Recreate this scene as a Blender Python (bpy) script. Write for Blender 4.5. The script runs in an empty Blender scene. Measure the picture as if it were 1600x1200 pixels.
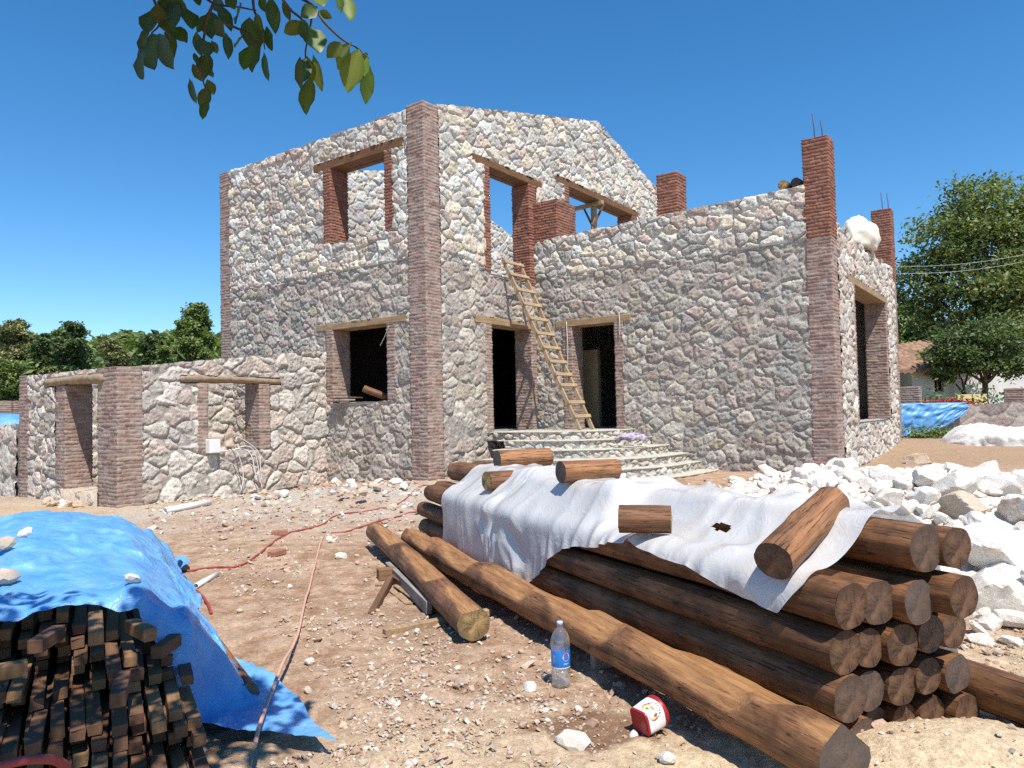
import bpy, bmesh, math, random
import numpy as np
from mathutils import Matrix, Vector

SC = bpy.context.scene
COL = SC.collection
R = math.radians

# ------------------------------------------------------------------ camera
F_PX = 1150.0
PIT, ROL, AZ = R(2.1197), R(-1.2272), R(35.926)
FWD = np.array([0, math.cos(PIT), math.sin(PIT)])
_r0 = np.array([1.0, 0, 0]); _u0 = np.array([0, -math.sin(PIT), math.cos(PIT)])
CR = _r0 * math.cos(ROL) + _u0 * math.sin(ROL)
CU = _u0 * math.cos(ROL) - _r0 * math.sin(ROL)
CAM = np.array([0, 0, 1.5])
cd = bpy.data.cameras.new('camera')
cam = bpy.data.objects.new('camera', cd); COL.objects.link(cam)
cd.sensor_width = 36.0; cd.sensor_fit = 'HORIZONTAL'
cd.lens = 36.0 * F_PX / 1600.0
cd.clip_start = 0.05; cd.clip_end = 2000
M = Matrix.Identity(4)
for i in range(3):
    M[i][0] = CR[i]; M[i][1] = CU[i]; M[i][2] = -FWD[i]; M[i][3] = CAM[i]
cam.matrix_world = M
SC.camera = cam

# ------------------------------------------------------------------ light
SUN_EL = R(61.0)
SUN_H = np.array([0.40, -0.917, 0.0]); SUN_H /= np.linalg.norm(SUN_H)
SUN_DIR = np.array([SUN_H[0] * math.cos(SUN_EL), SUN_H[1] * math.cos(SUN_EL), math.sin(SUN_EL)])
w = bpy.data.worlds.new('World'); SC.world = w; w.use_nodes = True
nt = w.node_tree; nt.nodes.clear()
sky = nt.nodes.new('ShaderNodeTexSky'); sky.sky_type = 'NISHITA'; sky.sun_disc = False
sky.sun_elevation = SUN_EL; sky.sun_rotation = math.atan2(SUN_H[0], SUN_H[1])
sky.altitude = 600; sky.air_density = 1.0; sky.dust_density = 0.0; sky.ozone_density = 4.5
bg = nt.nodes.new('ShaderNodeBackground'); bg.inputs[1].default_value = 0.132
wo = nt.nodes.new('ShaderNodeOutputWorld')
hs = nt.nodes.new('ShaderNodeHueSaturation'); hs.inputs['Saturation'].default_value = 1.26; hs.inputs['Hue'].default_value = 0.4965
nt.links.new(sky.outputs[0], hs.inputs['Color']); nt.links.new(hs.outputs[0], bg.inputs[0]); nt.links.new(bg.outputs[0], wo.inputs[0])
sd = bpy.data.lights.new('sun', 'SUN'); sd.energy = 4.9; sd.angle = R(0.53); sd.color = (1.0, 0.945, 0.86)
so = bpy.data.objects.new('sun', sd); COL.objects.link(so)
so.rotation_mode = 'QUATERNION'; so.rotation_quaternion = Vector(SUN_DIR).to_track_quat('Z', 'Y')
so.location = (10, -20, 40)
SC.view_settings.view_transform = 'Standard'; SC.view_settings.look = 'None'
SC.view_settings.gamma = 1.0; SC.view_settings.exposure = 0.42
SC.view_settings.use_curve_mapping = False
SC.render.engine = 'CYCLES'
SC.render.filter_size = 1.0
SC.cycles.sample_clamp_indirect = 2.0
SC.cycles.max_bounces = 8; SC.cycles.transparent_max_bounces = 12
try:
    SC.cycles.use_denoising = False
except Exception:
    pass

# ------------------------------------------------------------------ building frame (u along the gable wall, v along the eave wall)
U3 = np.array([math.sin(AZ), math.cos(AZ), 0]); V3 = np.array([-math.cos(AZ), math.sin(AZ), 0]); Z3 = np.array([0, 0, 1.0])
C0 = np.array([-1.6392, 14.3, 0.0])
def B(u, v, z=0.0):
    return C0 + U3 * u + V3 * v + Z3 * z
def ray(px, py):
    return FWD + CR * ((px - 800) / F_PX) - CU * ((py - 600) / F_PX)
def at(px, py, z=0.0):          # point of the horizontal plane z seen at this place of the photograph
    d = ray(px, py); return CAM + d * ((z - CAM[2]) / d[2])
def atd(px, py, y):             # point of the vertical plane at distance y
    d = ray(px, py); return CAM + d * (y / d[1])
def on_v(px, py, v):            # point of a plane parallel to the gable wall
    d = ray(px, py); return CAM + d * (((C0 + V3 * v - CAM) @ V3) / (d @ V3))
def on_u(px, py, u):
    d = ray(px, py); return CAM + d * (((C0 + U3 * u - CAM) @ U3) / (d @ U3))

# ------------------------------------------------------------------ numeric noise
_rs = np.random.RandomState(11)
_perm = _rs.permutation(256); _perm = np.concatenate([_perm, _perm, _perm])
_grad = _rs.normal(size=(256, 3)); _grad /= np.linalg.norm(_grad, axis=1)[:, None]
def pn(x, y, z=0.0):
    x, y, z = np.broadcast_arrays(np.asarray(x, float), np.asarray(y, float), np.asarray(z, float))
    xi = np.floor(x).astype(int); yi = np.floor(y).astype(int); zi = np.floor(z).astype(int)
    xf = x - xi; yf = y - yi; zf = z - zi
    fu = xf * xf * xf * (xf * (xf * 6 - 15) + 10); fv = yf * yf * yf * (yf * (yf * 6 - 15) + 10); fw = zf * zf * zf * (zf * (zf * 6 - 15) + 10)
    out = 0
    for a in (0, 1):
        wa = fu if a else 1 - fu
        for b in (0, 1):
            wb = fv if b else 1 - fv
            for c in (0, 1):
                wc = fw if c else 1 - fw
                g = _grad[_perm[_perm[_perm[(xi + a) & 255] + ((yi + b) & 255)] + ((zi + c) & 255)] & 255]
                out = out + wa * wb * wc * (g[..., 0] * (xf - a) + g[..., 1] * (yf - b) + g[..., 2] * (zf - c))
    return out * 1.5
def fbm(x, y, z=0.0, o=4):
    s = 0; a = 1.0; f = 1.0
    for k in range(o):
        s = s + a * pn(x * f + 17.3 * k, y * f - 9.1 * k, np.asarray(z) * f + 3.7 * k); a *= 0.5; f *= 2.03
    return s
def sm(a, b, x):
    t = np.clip((np.asarray(x, float) - a) / (b - a), 0, 1); return t * t * (3 - 2 * t)
def hash01(*ks):
    h = np.zeros(np.broadcast(*ks).shape, dtype=np.uint64) if len(ks) > 1 else np.zeros(np.shape(ks[0]), dtype=np.uint64)
    for i, k in enumerate(ks):
        h = (h ^ (np.asarray(k).astype(np.int64).astype(np.uint64) * np.uint64(0x9E3779B97F4A7C15 + 2 * i))) * np.uint64(0xBF58476D1CE4E5B9)
        h ^= h >> np.uint64(29)
    return ((h >> np.uint64(11)) & np.uint64(0xFFFFFF)).astype(float) / float(0xFFFFFF)
def mixc(a, b, t):
    t = np.asarray(t)[..., None]; return np.asarray(a) * (1 - t) + np.asarray(b) * t

# ------------------------------------------------------------------ mesh helpers
def nmesh(name, V, F, mat=None, col=None, smooth=True, fmat=None, mats=None):
    V = np.ascontiguousarray(np.asarray(V, np.float32).reshape(-1, 3))
    me = bpy.data.meshes.new(name)
    if isinstance(F, np.ndarray):
        n, k = F.shape
        me.vertices.add(len(V)); me.vertices.foreach_set('co', V.ravel())
        me.loops.add(n * k); me.loops.foreach_set('vertex_index', np.ascontiguousarray(F, np.int32).ravel())
        me.polygons.add(n); me.polygons.foreach_set('loop_start', np.arange(0, n * k, k, dtype=np.int32))
        try:
            me.polygons.foreach_set('loop_total', np.full(n, k, np.int32))
        except Exception:
            pass
        me.update(calc_edges=True)
    else:
        me.from_pydata(V.tolist(), [], [list(map(int, f)) for f in F]); me.update()
    if col is not None:
        C = np.ones((len(V), 4), np.float32); C[:, :3] = np.asarray(col, np.float32).reshape(-1, 3)
        ca = me.color_attributes.new('Col', 'FLOAT_COLOR', 'POINT'); ca.data.foreach_set('color', C.ravel())
    me.polygons.foreach_set('use_smooth', np.full(len(me.polygons), bool(smooth)))
    for m in (mats or ([mat] if mat else [])):
        me.materials.append(m)
    if fmat is not None:
        me.polygons.foreach_set('material_index', np.asarray(fmat, np.int32))
    me.validate(); me.update()
    return me
def link(name, me, parent=None, loc=None):
    o = bpy.data.objects.new(name, me); COL.objects.link(o)
    if parent is not None: o.parent = parent
    if loc is not None: o.location = loc
    return o
def tag(o, label, cat, group=None, kind=None):
    if label: o['label'] = label
    if cat: o['category'] = cat
    if group: o['group'] = group
    if kind: o['kind'] = kind
    return o
def thing(name, label, cat, loc=(0, 0, 0), group=None):
    o = bpy.data.objects.new(name, None); COL.objects.link(o); o.location = [float(c) for c in loc]
    o.empty_display_size = 0.2
    return tag(o, label, cat, group)
def part(name, V, F, mat, parent, col=None, smooth=True, label=None, **k):
    """mesh given in world coordinates, parented to a thing standing at parent.location (no rotation)"""
    p = np.array(parent.location) if parent is not None else np.zeros(3)
    q = parent.parent if parent is not None else None
    if q is not None: p = p + np.array(q.location)
    me = nmesh(name, np.asarray(V).reshape(-1, 3) - p, F, mat, col, smooth, **k)
    o = link(name, me, parent)
    if label: o['label'] = label
    return o
def sub(name, parent):           # an Empty that stands for a part with sub-parts, at the thing's own base
    o = bpy.data.objects.new(name, None); COL.objects.link(o); o.parent = parent; o.empty_display_size = 0.1
    return o
def solo(name, V, F, mat, label, cat, base=None, group=None, kind=None, col=None, smooth=True, **k):
    V = np.asarray(V, float).reshape(-1, 3)
    if base is None:
        base = np.array([V[:, 0].mean(), V[:, 1].mean(), V[:, 2].min()])
    me = nmesh(name, V - base, F, mat, col, smooth, **k)
    return tag(link(name, me, None, [float(c) for c in base]), label, cat, group, kind)
class MB:                         # collects pieces of ONE mesh
    def __init__(self): self.V = []; self.F = []; self.n = 0; self.C = []
    def add(self, V, F, col=None):
        V = np.asarray(V, float).reshape(-1, 3)
        self.V.append(V); self.F += [[i + self.n for i in f] for f in (F.tolist() if isinstance(F, np.ndarray) else F)]
        self.C.append(np.tile(np.asarray(col if col is not None else (.5, .5, .5), float), (len(V), 1)) if np.ndim(col) < 2 else col)
        self.n += len(V); return self
    def out(self): return np.concatenate(self.V), self.F
    def cols(self): return np.concatenate(self.C)
def gridF(n, m, wrap=False):
    i = np.arange(n - 1)[:, None]; j = np.arange(m if wrap else m - 1)[None, :]
    j2 = (j + 1) % m
    return np.stack([i * m + j, (i + 1) * m + j, (i + 1) * m + j2, i * m + j2], -1).reshape(-1, 4)
BOXF = [[0, 3, 2, 1], [4, 5, 6, 7], [0, 1, 5, 4], [1, 2, 6, 5], [2, 3, 7, 6], [3, 0, 4, 7]]
def box(o, a, b, c):              # corner o and three edge vectors
    o, a, b, c = [np.asarray(q, float) for q in (o, a, b, c)]
    V = [o, o + a, o + a + b, o + b, o + c, o + a + c, o + a + b + c, o + b + c]
    F = BOXF if np.dot(np.cross(a, b), c) > 0 else [f[::-1] for f in BOXF]
    return np.array(V), F
def bbox(u0, u1, v0, v1, z0, z1): # box in building coordinates
    return box(B(u0, v0, z0), U3 * (u1 - u0), V3 * (v1 - v0), Z3 * (z1 - z0))
def bev_box(V, F, w, seg=1):
    bm = bmesh.new(); vs = [bm.verts.new(tuple(v)) for v in V]
    for f in F: bm.faces.new([vs[i] for i in f])
    bmesh.ops.bevel(bm, geom=bm.edges[:], offset=w, segments=seg, affect='EDGES', profile=0.5)
    bm.verts.ensure_lookup_table(); bm.verts.index_update()
    V2 = np.array([v.co[:] for v in bm.verts]); F2 = [[v.index for v in f.verts] for f in bm.faces]
    bm.free(); return V2, F2
def frame_of(d):
    d = np.asarray(d, float); d = d / np.linalg.norm(d)
    a = np.array([0, 0, 1.0]) if abs(d[2]) < 0.9 else np.array([1.0, 0, 0])
    x = np.cross(a, d); x /= np.linalg.norm(x); y = np.cross(d, x)
    return x, y, d
def tube(pts, rad, n=8, caps=True):
    P = np.asarray(pts, float); k = len(P); rad = np.broadcast_to(np.asarray(rad, float), (k,))
    T = np.gradient(P, axis=0); T /= np.linalg.norm(T, axis=1)[:, None] + 1e-9
    x, y, _ = frame_of(T[0]); V = []
    for i in range(k):
        x = x - T[i] * (x @ T[i]); x /= np.linalg.norm(x) + 1e-9; y = np.cross(T[i], x)
        a = np.linspace(0, 2 * np.pi, n, endpoint=False)
        V.append(P[i] + rad[i] * (np.cos(a)[:, None] * x + np.sin(a)[:, None] * y))
    V = np.concatenate(V); F = [list(f[::-1]) for f in gridF(k, n, True)]
    if caps: F += [list(range(n))[::-1], [(k - 1) * n + i for i in range(n)]]
    return V, F
def spline(pts, n):
    P = np.asarray(pts, float); P = np.vstack([2 * P[0] - P[1], P, 2 * P[-1] - P[-2]]); out = []
    segs = len(P) - 3
    for t in np.linspace(0, segs - 1e-6, n):
        i = int(t); f = t - i; a, b, c, d = P[i:i + 4]
        out.append(0.5 * (2 * b + (c - a) * f + (2 * a - 5 * b + 4 * c - d) * f * f + (3 * b - a - 3 * c + d) * f ** 3))
    return np.array(out)
def lathe(prof, n=24, c=(0, 0, 0)):
    pr = np.asarray(prof, float); a = np.linspace(0, 2 * np.pi, n, endpoint=False)
    V = np.stack([np.stack([r * np.cos(a), r * np.sin(a), np.full(n, z)], -1) for r, z in pr]).reshape(-1, 3) + np.asarray(c)
    F = [list(f[::-1]) for f in gridF(len(pr), n, True)]
    return V, F
_ico = {}
def ico(s):
    if s not in _ico:
        bm = bmesh.new(); bmesh.ops.create_icosphere(bm, subdivisions=s, radius=1.0)
        bm.verts.index_update()
        _ico[s] = (np.array([v.co[:] for v in bm.verts]), np.array([[v.index for v in f.verts] for f in bm.faces])); bm.free()
    return _ico[s]

# ------------------------------------------------------------------ materials
class NT:
    def __init__(self, name):
        self.m = bpy.data.materials.new(name); self.m.use_nodes = True
        self.t = self.m.node_tree; self.t.nodes.clear(); self.o = self.t.nodes.new('ShaderNodeOutputMaterial')
        self.tc = None
    def n(self, kind, **k):
        nd = self.t.nodes.new('ShaderNode' + kind)
        for a, b in k.items(): setattr(nd, a, b)
        return nd
    def l(self, a, b): self.t.links.new(a, b); return self
    def set(self, sock, v):
        if hasattr(v, 'is_output') or isinstance(v, bpy.types.NodeSocket): self.t.links.new(v, sock)
        elif isinstance(v, (tuple, list)) and len(v) == 3 and sock.type == 'RGBA': sock.default_value = (*v, 1)
        else: sock.default_value = v
    def coord(self, scale=(1, 1, 1), kind='Object'):
        if self.tc is None: self.tc = self.n('TexCoord')
        mp = self.n('Mapping'); self.l(self.tc.outputs[kind], mp.inputs[0]); mp.inputs['Scale'].default_value = scale
        return mp.outputs[0]
    def noise(self, scale, detail=5, rough=0.6, vec=None, dist=0.0):
        a = self.n('TexNoise'); a.inputs['Scale'].default_value = scale; a.inputs['Detail'].default_value = detail
        a.inputs['Roughness'].default_value = rough; a.inputs['Distortion'].default_value = dist
        self.l(vec if vec is not None else self.coord(), a.inputs['Vector']); return a.outputs['Fac']
    def ramp(self, fac, stops):
        a = self.n('ValToRGB'); self.l(fac, a.inputs[0]); e = a.color_ramp.elements
        while len(e) < len(stops): e.new(0.5)
        for i, (p, c) in enumerate(stops):
            e[i].position = p; e[i].color = (*c, 1) if isinstance(c, (tuple, list)) else (c, c, c, 1)
        return a.outputs[0]
    def mix(self, a, b, f, mode='MIX'):
        m = self.n('Mix', data_type='RGBA', blend_type=mode)
        self.set(m.inputs[0], f); self.set(m.inputs[6], a); self.set(m.inputs[7], b); return m.outputs[2]
    def attr(self, name='Col'):
        a = self.n('Attribute'); a.attribute_name = name; return a.outputs['Color']
    def bump(self, h, strength=0.5, dist=0.01, normal=None):
        b = self.n('Bump'); b.inputs['Strength'].default_value = strength; b.inputs['Distance'].default_value = dist
        self.l(h, b.inputs['Height'])
        if normal is not None: self.l(normal, b.inputs['Normal'])
        return b.outputs[0]
    def bsdf(self, color, rough=0.85, normal=None, spec=0.3, **k):
        p = self.n('BsdfPrincipled'); self.set(p.inputs['Base Color'], color); self.set(p.inputs['Roughness'], rough)
        p.inputs['Specular IOR Level'].default_value = spec
        for a, b in k.items(): self.set(p.inputs[a.replace('_', ' ')], b)
        if normal is not None: self.l(normal, p.inputs['Normal'])
        return p.outputs[0]
    def done(self, sh): self.l(sh, self.o.inputs[0]); return self.m
def simple(name, c, rough=0.7, spec=0.3, var=0.15, scale=12, bump=0.2, **k):
    t = NT(name); f = t.noise(scale, 6)
    col = t.mix(c, (0, 0, 0), t.ramp(f, [(0.3, var * 2), (0.7, 0.0)]))
    return t.done(t.bsdf(col, rough, t.bump(f, bump, 0.01), spec, **k))

def mat_stone():
    t = NT('rubble_stone'); c = t.attr()
    f1 = t.noise(9, 8, 0.7); f2 = t.noise(46, 6, 0.75); f3 = t.noise(140, 3, 0.6)
    c = t.mix(c, t.ramp(f1, [(0.28, 0.62), (0.5, 0.98), (0.72, 1.16)]), 1.0, 'MULTIPLY')
    c = t.mix(c, t.ramp(f2, [(0.32, 0.36), (0.47, 0.96), (0.70, 1.14)]), 0.9, 'MULTIPLY')
    h = t.n('Math', operation='ADD'); t.l(f2, h.inputs[0]); t.l(f3, h.inputs[1])
    return t.done(t.bsdf(c, 0.92, t.bump(h.outputs[0], 0.9, 0.015), 0.1))
def mat_brick():
    t = NT('brick'); c = t.attr()
    f1 = t.noise(7, 5); f2 = t.noise(60, 6, 0.7)
    c = t.mix(c, t.ramp(f1, [(0.3, 0.75), (0.7, 1.15)]), 1.0, 'MULTIPLY')
    c = t.mix(c, t.ramp(f2, [(0.3, 0.72), (0.6, 1.08)]), 1.0, 'MULTIPLY')
    return t.done(t.bsdf(c, 0.9, t.bump(f2, 0.5, 0.006), 0.2))
def mat_log(name, side, end, hewn=False):
    t = NT(name)
    lv = t.coord((1.2, 16, 16)); g = t.noise(2.2, 7, 0.65, lv); g2 = t.noise(7.0, 5, 0.7, lv)
    blot = t.noise(3.0, 4, 0.6)
    s = t.mix(side, tuple(min(1, q * 2.7) for q in side), t.ramp(g, [(0.35, 0.0), (0.72, 1.0)]))
    s = t.mix(s, tuple(q * 0.35 for q in side), t.ramp(g2, [(0.30, 1.0), (0.44, 0.0)]))
    s = t.mix(s, tuple(q * 0.45 for q in side), t.ramp(blot, [(0.36, 0.75), (0.55, 0.0)]))
    crk = t.noise(3.4, 3, 0.5, t.coord((0.5, 13, 13)), 0.4)
    ck = t.ramp(crk, [(0.485, 0.0), (0.5, 1.0), (0.515, 0.0)])
    s = t.mix(s, (0.012, 0.008, 0.006), ck)
    if hewn: s = t.mix(s, t.attr(), t.n('Attribute', attribute_name='Cut').outputs['Fac']) if False else s
    # end grain: rings around the pith plus radial cracks
    xyz = t.n('SeparateXYZ'); t.l(t.coord(), xyz.inputs[0])
    def mth(op, a, b=None):
        m = t.n('Math', operation=op); t.set(m.inputs[0], a)
        if b is not None: t.set(m.inputs[1], b)
        return m.outputs[0]
    dy = mth('ADD', xyz.outputs[1], mth('MULTIPLY', mth('SUBTRACT', t.noise(9, 3), 0.5), 0.05)); dz = mth('ADD', xyz.outputs[2], 0.01)
    rr = mth('SQRT', mth('ADD', mth('MULTIPLY', dy, dy), mth('MULTIPLY', dz, dz)))
    ring = mth('SINE', mth('MULTIPLY', rr, 620.0))
    ang = mth('ARCTAN2', dy, dz)
    cv = t.n('CombineXYZ'); t.l(mth('MULTIPLY', ang, 2.3), cv.inputs[0]); t.l(mth('MULTIPLY', rr, 3.0), cv.inputs[1])
    rad = t.noise(3.0, 5, 0.65, cv.outputs[0])
    e = t.mix(end, tuple(q * 0.55 for q in end), t.ramp(ring, [(0.2, 0.7), (0.8, 0.0)]))
    e = t.mix(e, tuple(q * 0.22 for q in end), t.ramp(rad, [(0.40, 1.0), (0.50, 0.0)]))
    e = t.mix(e, tuple(min(1, q * 1.7) for q in end), t.ramp(t.noise(12, 5), [(0.45, 0.0), (0.68, 0.9)]))
    e = t.mix(e, tuple(q * 0.5 for q in end), t.ramp(rr, [(0.06, 0.0), (0.105, 0.8)]))
    oi = t.n('ObjectInfo'); e = t.mix(e, (0.11, 0.095, 0.085), t.ramp(oi.outputs['Random'], [(0.45, 0.0), (1.0, 0.75)])); s = t.mix(s, t.ramp(oi.outputs['Random'], [(0.0, 0.7), (1.0, 1.35)]), 1.0, 'MULTIPLY')
    isend = t.n('Attribute'); isend.attribute_name = 'End'
    c = t.mix(s, e, isend.outputs['Fac'])
    cutm = t.n('Attribute'); cutm.attribute_name = 'Cut'
    hw = t.mix((0.43, 0.225, 0.092), (0.24, 0.112, 0.046), t.ramp(g, [(0.35, 0.0), (0.62, 1.0)]))
    hw = t.mix(hw, (0.1, 0.05, 0.025), t.ramp(g2, [(0.30, 0.8), (0.42, 0.0)]))
    c = t.mix(c, hw, cutm.outputs['Fac'])
    hh = t.n('Math', operation='SUBTRACT'); t.l(g, hh.inputs[0]); t.l(ck, hh.inputs[1])
    return t.done(t.bsdf(c, 0.6, t.bump(hh.outputs[0], 0.55, 0.008), 0.3))
def mat_wood(name, c, rough=0.7, axis=0, gray=0.0):
    t = NT(name); sc = [18, 18, 18]; sc[axis] = 1.3
    lv = t.coord(tuple(sc)); g = t.noise(2.0, 7, 0.65, lv); b = t.noise(4, 4)
    k = t.mix(c, tuple(q * 0.5 for q in c), t.ramp(g, [(0.35, 0.0), (0.65, 1.0)]))
    k = t.mix(k, tuple(q * 0.55 for q in c), t.ramp(b, [(0.35, 0.7), (0.6, 0.0)]))
    return t.done(t.bsdf(k, rough, t.bump(g, 0.4, 0.004), 0.25))
def mat_rock(name, c1, c2, stain):
    t = NT(name); f = t.noise(2.6, 6, 0.6); f2 = t.noise(14, 8, 0.7); f3 = t.noise(60, 5, 0.7)
    oi = t.n('ObjectInfo')
    c = t.mix(c1, c2, t.ramp(f2, [(0.36, 1.0), (0.6, 0.0)]))
    st = t.n('Math', operation='MULTIPLY'); t.l(t.ramp(f, [(0.52, 0.0), (0.66, 0.85)]), st.inputs[0]); t.l(t.ramp(oi.outputs['Random'], [(0.3, 0.1), (0.9, 1.0)]), st.inputs[1])
    c = t.mix(c, stain, st.outputs[0])
    c = t.mix(c, t.ramp(f3, [(0.3, 0.70), (0.6, 1.05)]), 0.9, 'MULTIPLY'); c = t.mix(c, t.ramp(oi.outputs['Random'], [(0.0, (0.88, 0.84, 0.78)), (0.4, (1, 1, 1)), (1.0, (0.97, 0.91, 0.85))]), 1.0, 'MULTIPLY')
    h = t.n('Math', operation='ADD'); t.l(f2, h.inputs[0]); t.l(f3, h.inputs[1])
    return t.done(t.bsdf(c, 0.9, t.bump(h.outputs[0], 0.45, 0.016), 0.2))
def mat_leaf(name, c, back=None, tr=0.35, rough=0.5):
    t = NT(name); a = t.attr()
    k = t.mix(c, a, 1.0, 'MULTIPLY')
    p = t.bsdf(k, rough, None, 0.35)
    tl = t.n('BsdfTranslucent'); t.set(tl.inputs[0], t.mix(k, (1.25, 1.4, 0.5), 1.0, 'MULTIPLY'))
    m = t.n('MixShader'); m.inputs[0].default_value = tr; t.l(p, m.inputs[1]); t.l(tl.outputs[0], m.inputs[2])
    return t.done(m.outputs[0])
def mat_sheet(name, c, tr, rough, weave=0.0, trans=0.0, var=None, bmp=0.4):
    t = NT(name); f = t.noise(5, 6); k = t.mix(c, var or tuple(q * 0.8 for q in c), t.ramp(f, [(0.35, 1.0), (0.65, 0.0)]))
    h = t.noise(9, 2.5, 0.5, None, 1.6); ab = t.n('Math', operation='ABSOLUTE'); sb_ = t.n('Math', operation='SUBTRACT'); t.l(h, sb_.inputs[0]); sb_.inputs[1].default_value = 0.5; t.l(sb_.outputs[0], ab.inputs[0])
    p = t.bsdf(k, rough, t.bump(ab.outputs[0], bmp, 0.05), 0.6)
    tl = t.n('BsdfTranslucent'); t.set(tl.inputs[0], k)
    m = t.n('MixShader'); m.inputs[0].default_value = tr; t.l(p, m.inputs[1]); t.l(tl.outputs[0], m.inputs[2])
    o = m.outputs[0]
    if trans:
        ts = t.n('BsdfTransparent'); m2 = t.n('MixShader'); m2.inputs[0].default_value = trans
        t.l(o, m2.inputs[1]); t.l(ts.outputs[0], m2.inputs[2]); o = m2.outputs[0]
    return t.done(o)

M_STONE = mat_stone(); M_BRICK = mat_brick()
M_LOG = mat_log('brown_log', (0.142, 0.066, 0.029), (0.125, 0.066, 0.037))
M_LOG2 = mat_log('pale_end_log', (0.115, 0.054, 0.026), (0.38, 0.24, 0.09))
M_LINTEL = mat_wood('lintel_timber', (0.48, 0.325, 0.185), 0.75, 1)
M_LINTELD = mat_wood('dark_lintel_timber', (0.25, 0.125, 0.06), 0.75, 1)
M_LADDER = mat_wood('ladder_pine', (0.54, 0.39, 0.235), 0.7, 2)
M_BATTEN = mat_wood('weathered_batten', (0.205, 0.108, 0.062), 0.8, 0)
M_BATTEN2 = mat_wood('fresh_batten', (0.33, 0.185, 0.09), 0.8, 0)
M_PLANK = mat_wood('gray_plank', (0.40, 0.35, 0.29), 0.85, 0)
M_CONC = simple('concrete', (0.40, 0.385, 0.36), 0.9, 0.2, 0.12, 6, 0.3)
M_DARK = simple('interior_shade', (0.035, 0.032, 0.029), 0.9, 0.1, 0.1, 4, 0.2)  # near-black colour stands in for the shade inside rooms
M_BLOCKWALL = simple('inner_blockwork', (0.50, 0.36, 0.20), 0.9, 0.2, 0.2, 5, 0.3)
M_ROCK = mat_rock('white_limestone', (0.86, 0.83, 0.77), (0.70, 0.64, 0.57), (0.60, 0.43, 0.30))
M_ROCK2 = mat_rock('beige_limestone', (0.66, 0.55, 0.43), (0.48, 0.40, 0.33), (0.50, 0.28, 0.15))
M_PVC = simple('white_plastic', (0.80, 0.79, 0.76), 0.4, 0.5, 0.05, 8, 0.05)
M_RED = simple('red_hose_rubber', (0.36, 0.06, 0.05), 0.6, 0.4, 0.1, 20, 0.05)
M_STRAP = simple('faded_pink_strap', (0.62, 0.36, 0.27), 0.7, 0.3, 0.1, 20, 0.1)
M_STEEL = simple('rusty_rebar', (0.13, 0.085, 0.065), 0.7, 0.3, 0.3, 30, 0.2)
M_FOAM = simple('white_foam', (0.80, 0.755, 0.63), 0.8, 0.2, 0.06, 3, 0.1)
M_TARP = mat_sheet('blue_tarp', (0.10, 0.33, 0.72), 0.15, 0.38, var=(0.20, 0.46, 0.78), bmp=0.42)
M_POLY = mat_sheet('milky_polythene', (0.82, 0.82, 0.82), 0.18, 0.16, trans=0.21, var=(0.78, 0.76, 0.73), bmp=0.16)
M_WHITESHEET = mat_sheet('white_sheet', (0.82, 0.80, 0.77), 0.15, 0.5)
M_TRUNK = simple('bark', (0.16, 0.12, 0.09), 0.95, 0.1, 0.3, 14, 0.6)
M_LEAF = mat_leaf('walnut_leaf', (0.19, 0.235, 0.085))
M_LEAFN = mat_leaf('near_walnut_leaf', (0.062, 0.098, 0.028), tr=0.30, rough=0.42)
M_LEAFW = mat_leaf('tall_walnut_leaf', (0.165, 0.20, 0.075), tr=0.3)
M_LEAFD = mat_leaf('dark_leaf', (0.125, 0.168, 0.068), tr=0.30)
M_LEAFY = mat_leaf('dry_leaf', (0.22, 0.22, 0.10), tr=0.25)
# ------------------------------------------------------------------ ground
def heap(x, y):
    a = 0.74 * np.exp(-((x - 4.5) / 2.1) ** 2 - ((y - 7.6) / 2.0) ** 2)
    b = 0.42 * np.exp(-((x - 4.9) / 1.2) ** 2 - ((y - 11.2) / 1.2) ** 2)
    c = 0.35 * np.exp(-((x - 7.8) / 1.6) ** 2 - ((y - 9.3) / 1.3) ** 2)
    return a + b + c
def gz(x, y, fine=True):
    x = np.asarray(x, float); y = np.asarray(y, float)
    z = 0.22 * sm(9.5, 14.5, y) * sm(-4.5, -1.5, x) + 0.33 * sm(14, 21, y) * sm(4, 10, x)
    z = z + sm(22, 120, y) * 12.0 * sm(6, -12, x) + sm(45, 160, y) * 6.0 * sm(-12, 6, x)
    z = z + heap(x, y)
    z = z + 0.19 * np.exp(-((x - 1.72) / 0.60) ** 2 - ((y - 2.98) / 0.40) ** 2)       # loose sand at the log ends
    z = z + 0.16 * np.exp(-((x + 3.6) / 1.5) ** 2 - ((y - 13.0) / 0.9) ** 2)         # rubble by the wall
    if fine:
        z = z + 0.045 * fbm(x * 0.45, y * 0.45, 0.3, 3) * sm(1, 6, y) + 0.016 * fbm(x * 2.1, y * 2.1, 1.1, 3)
    return z
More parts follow.
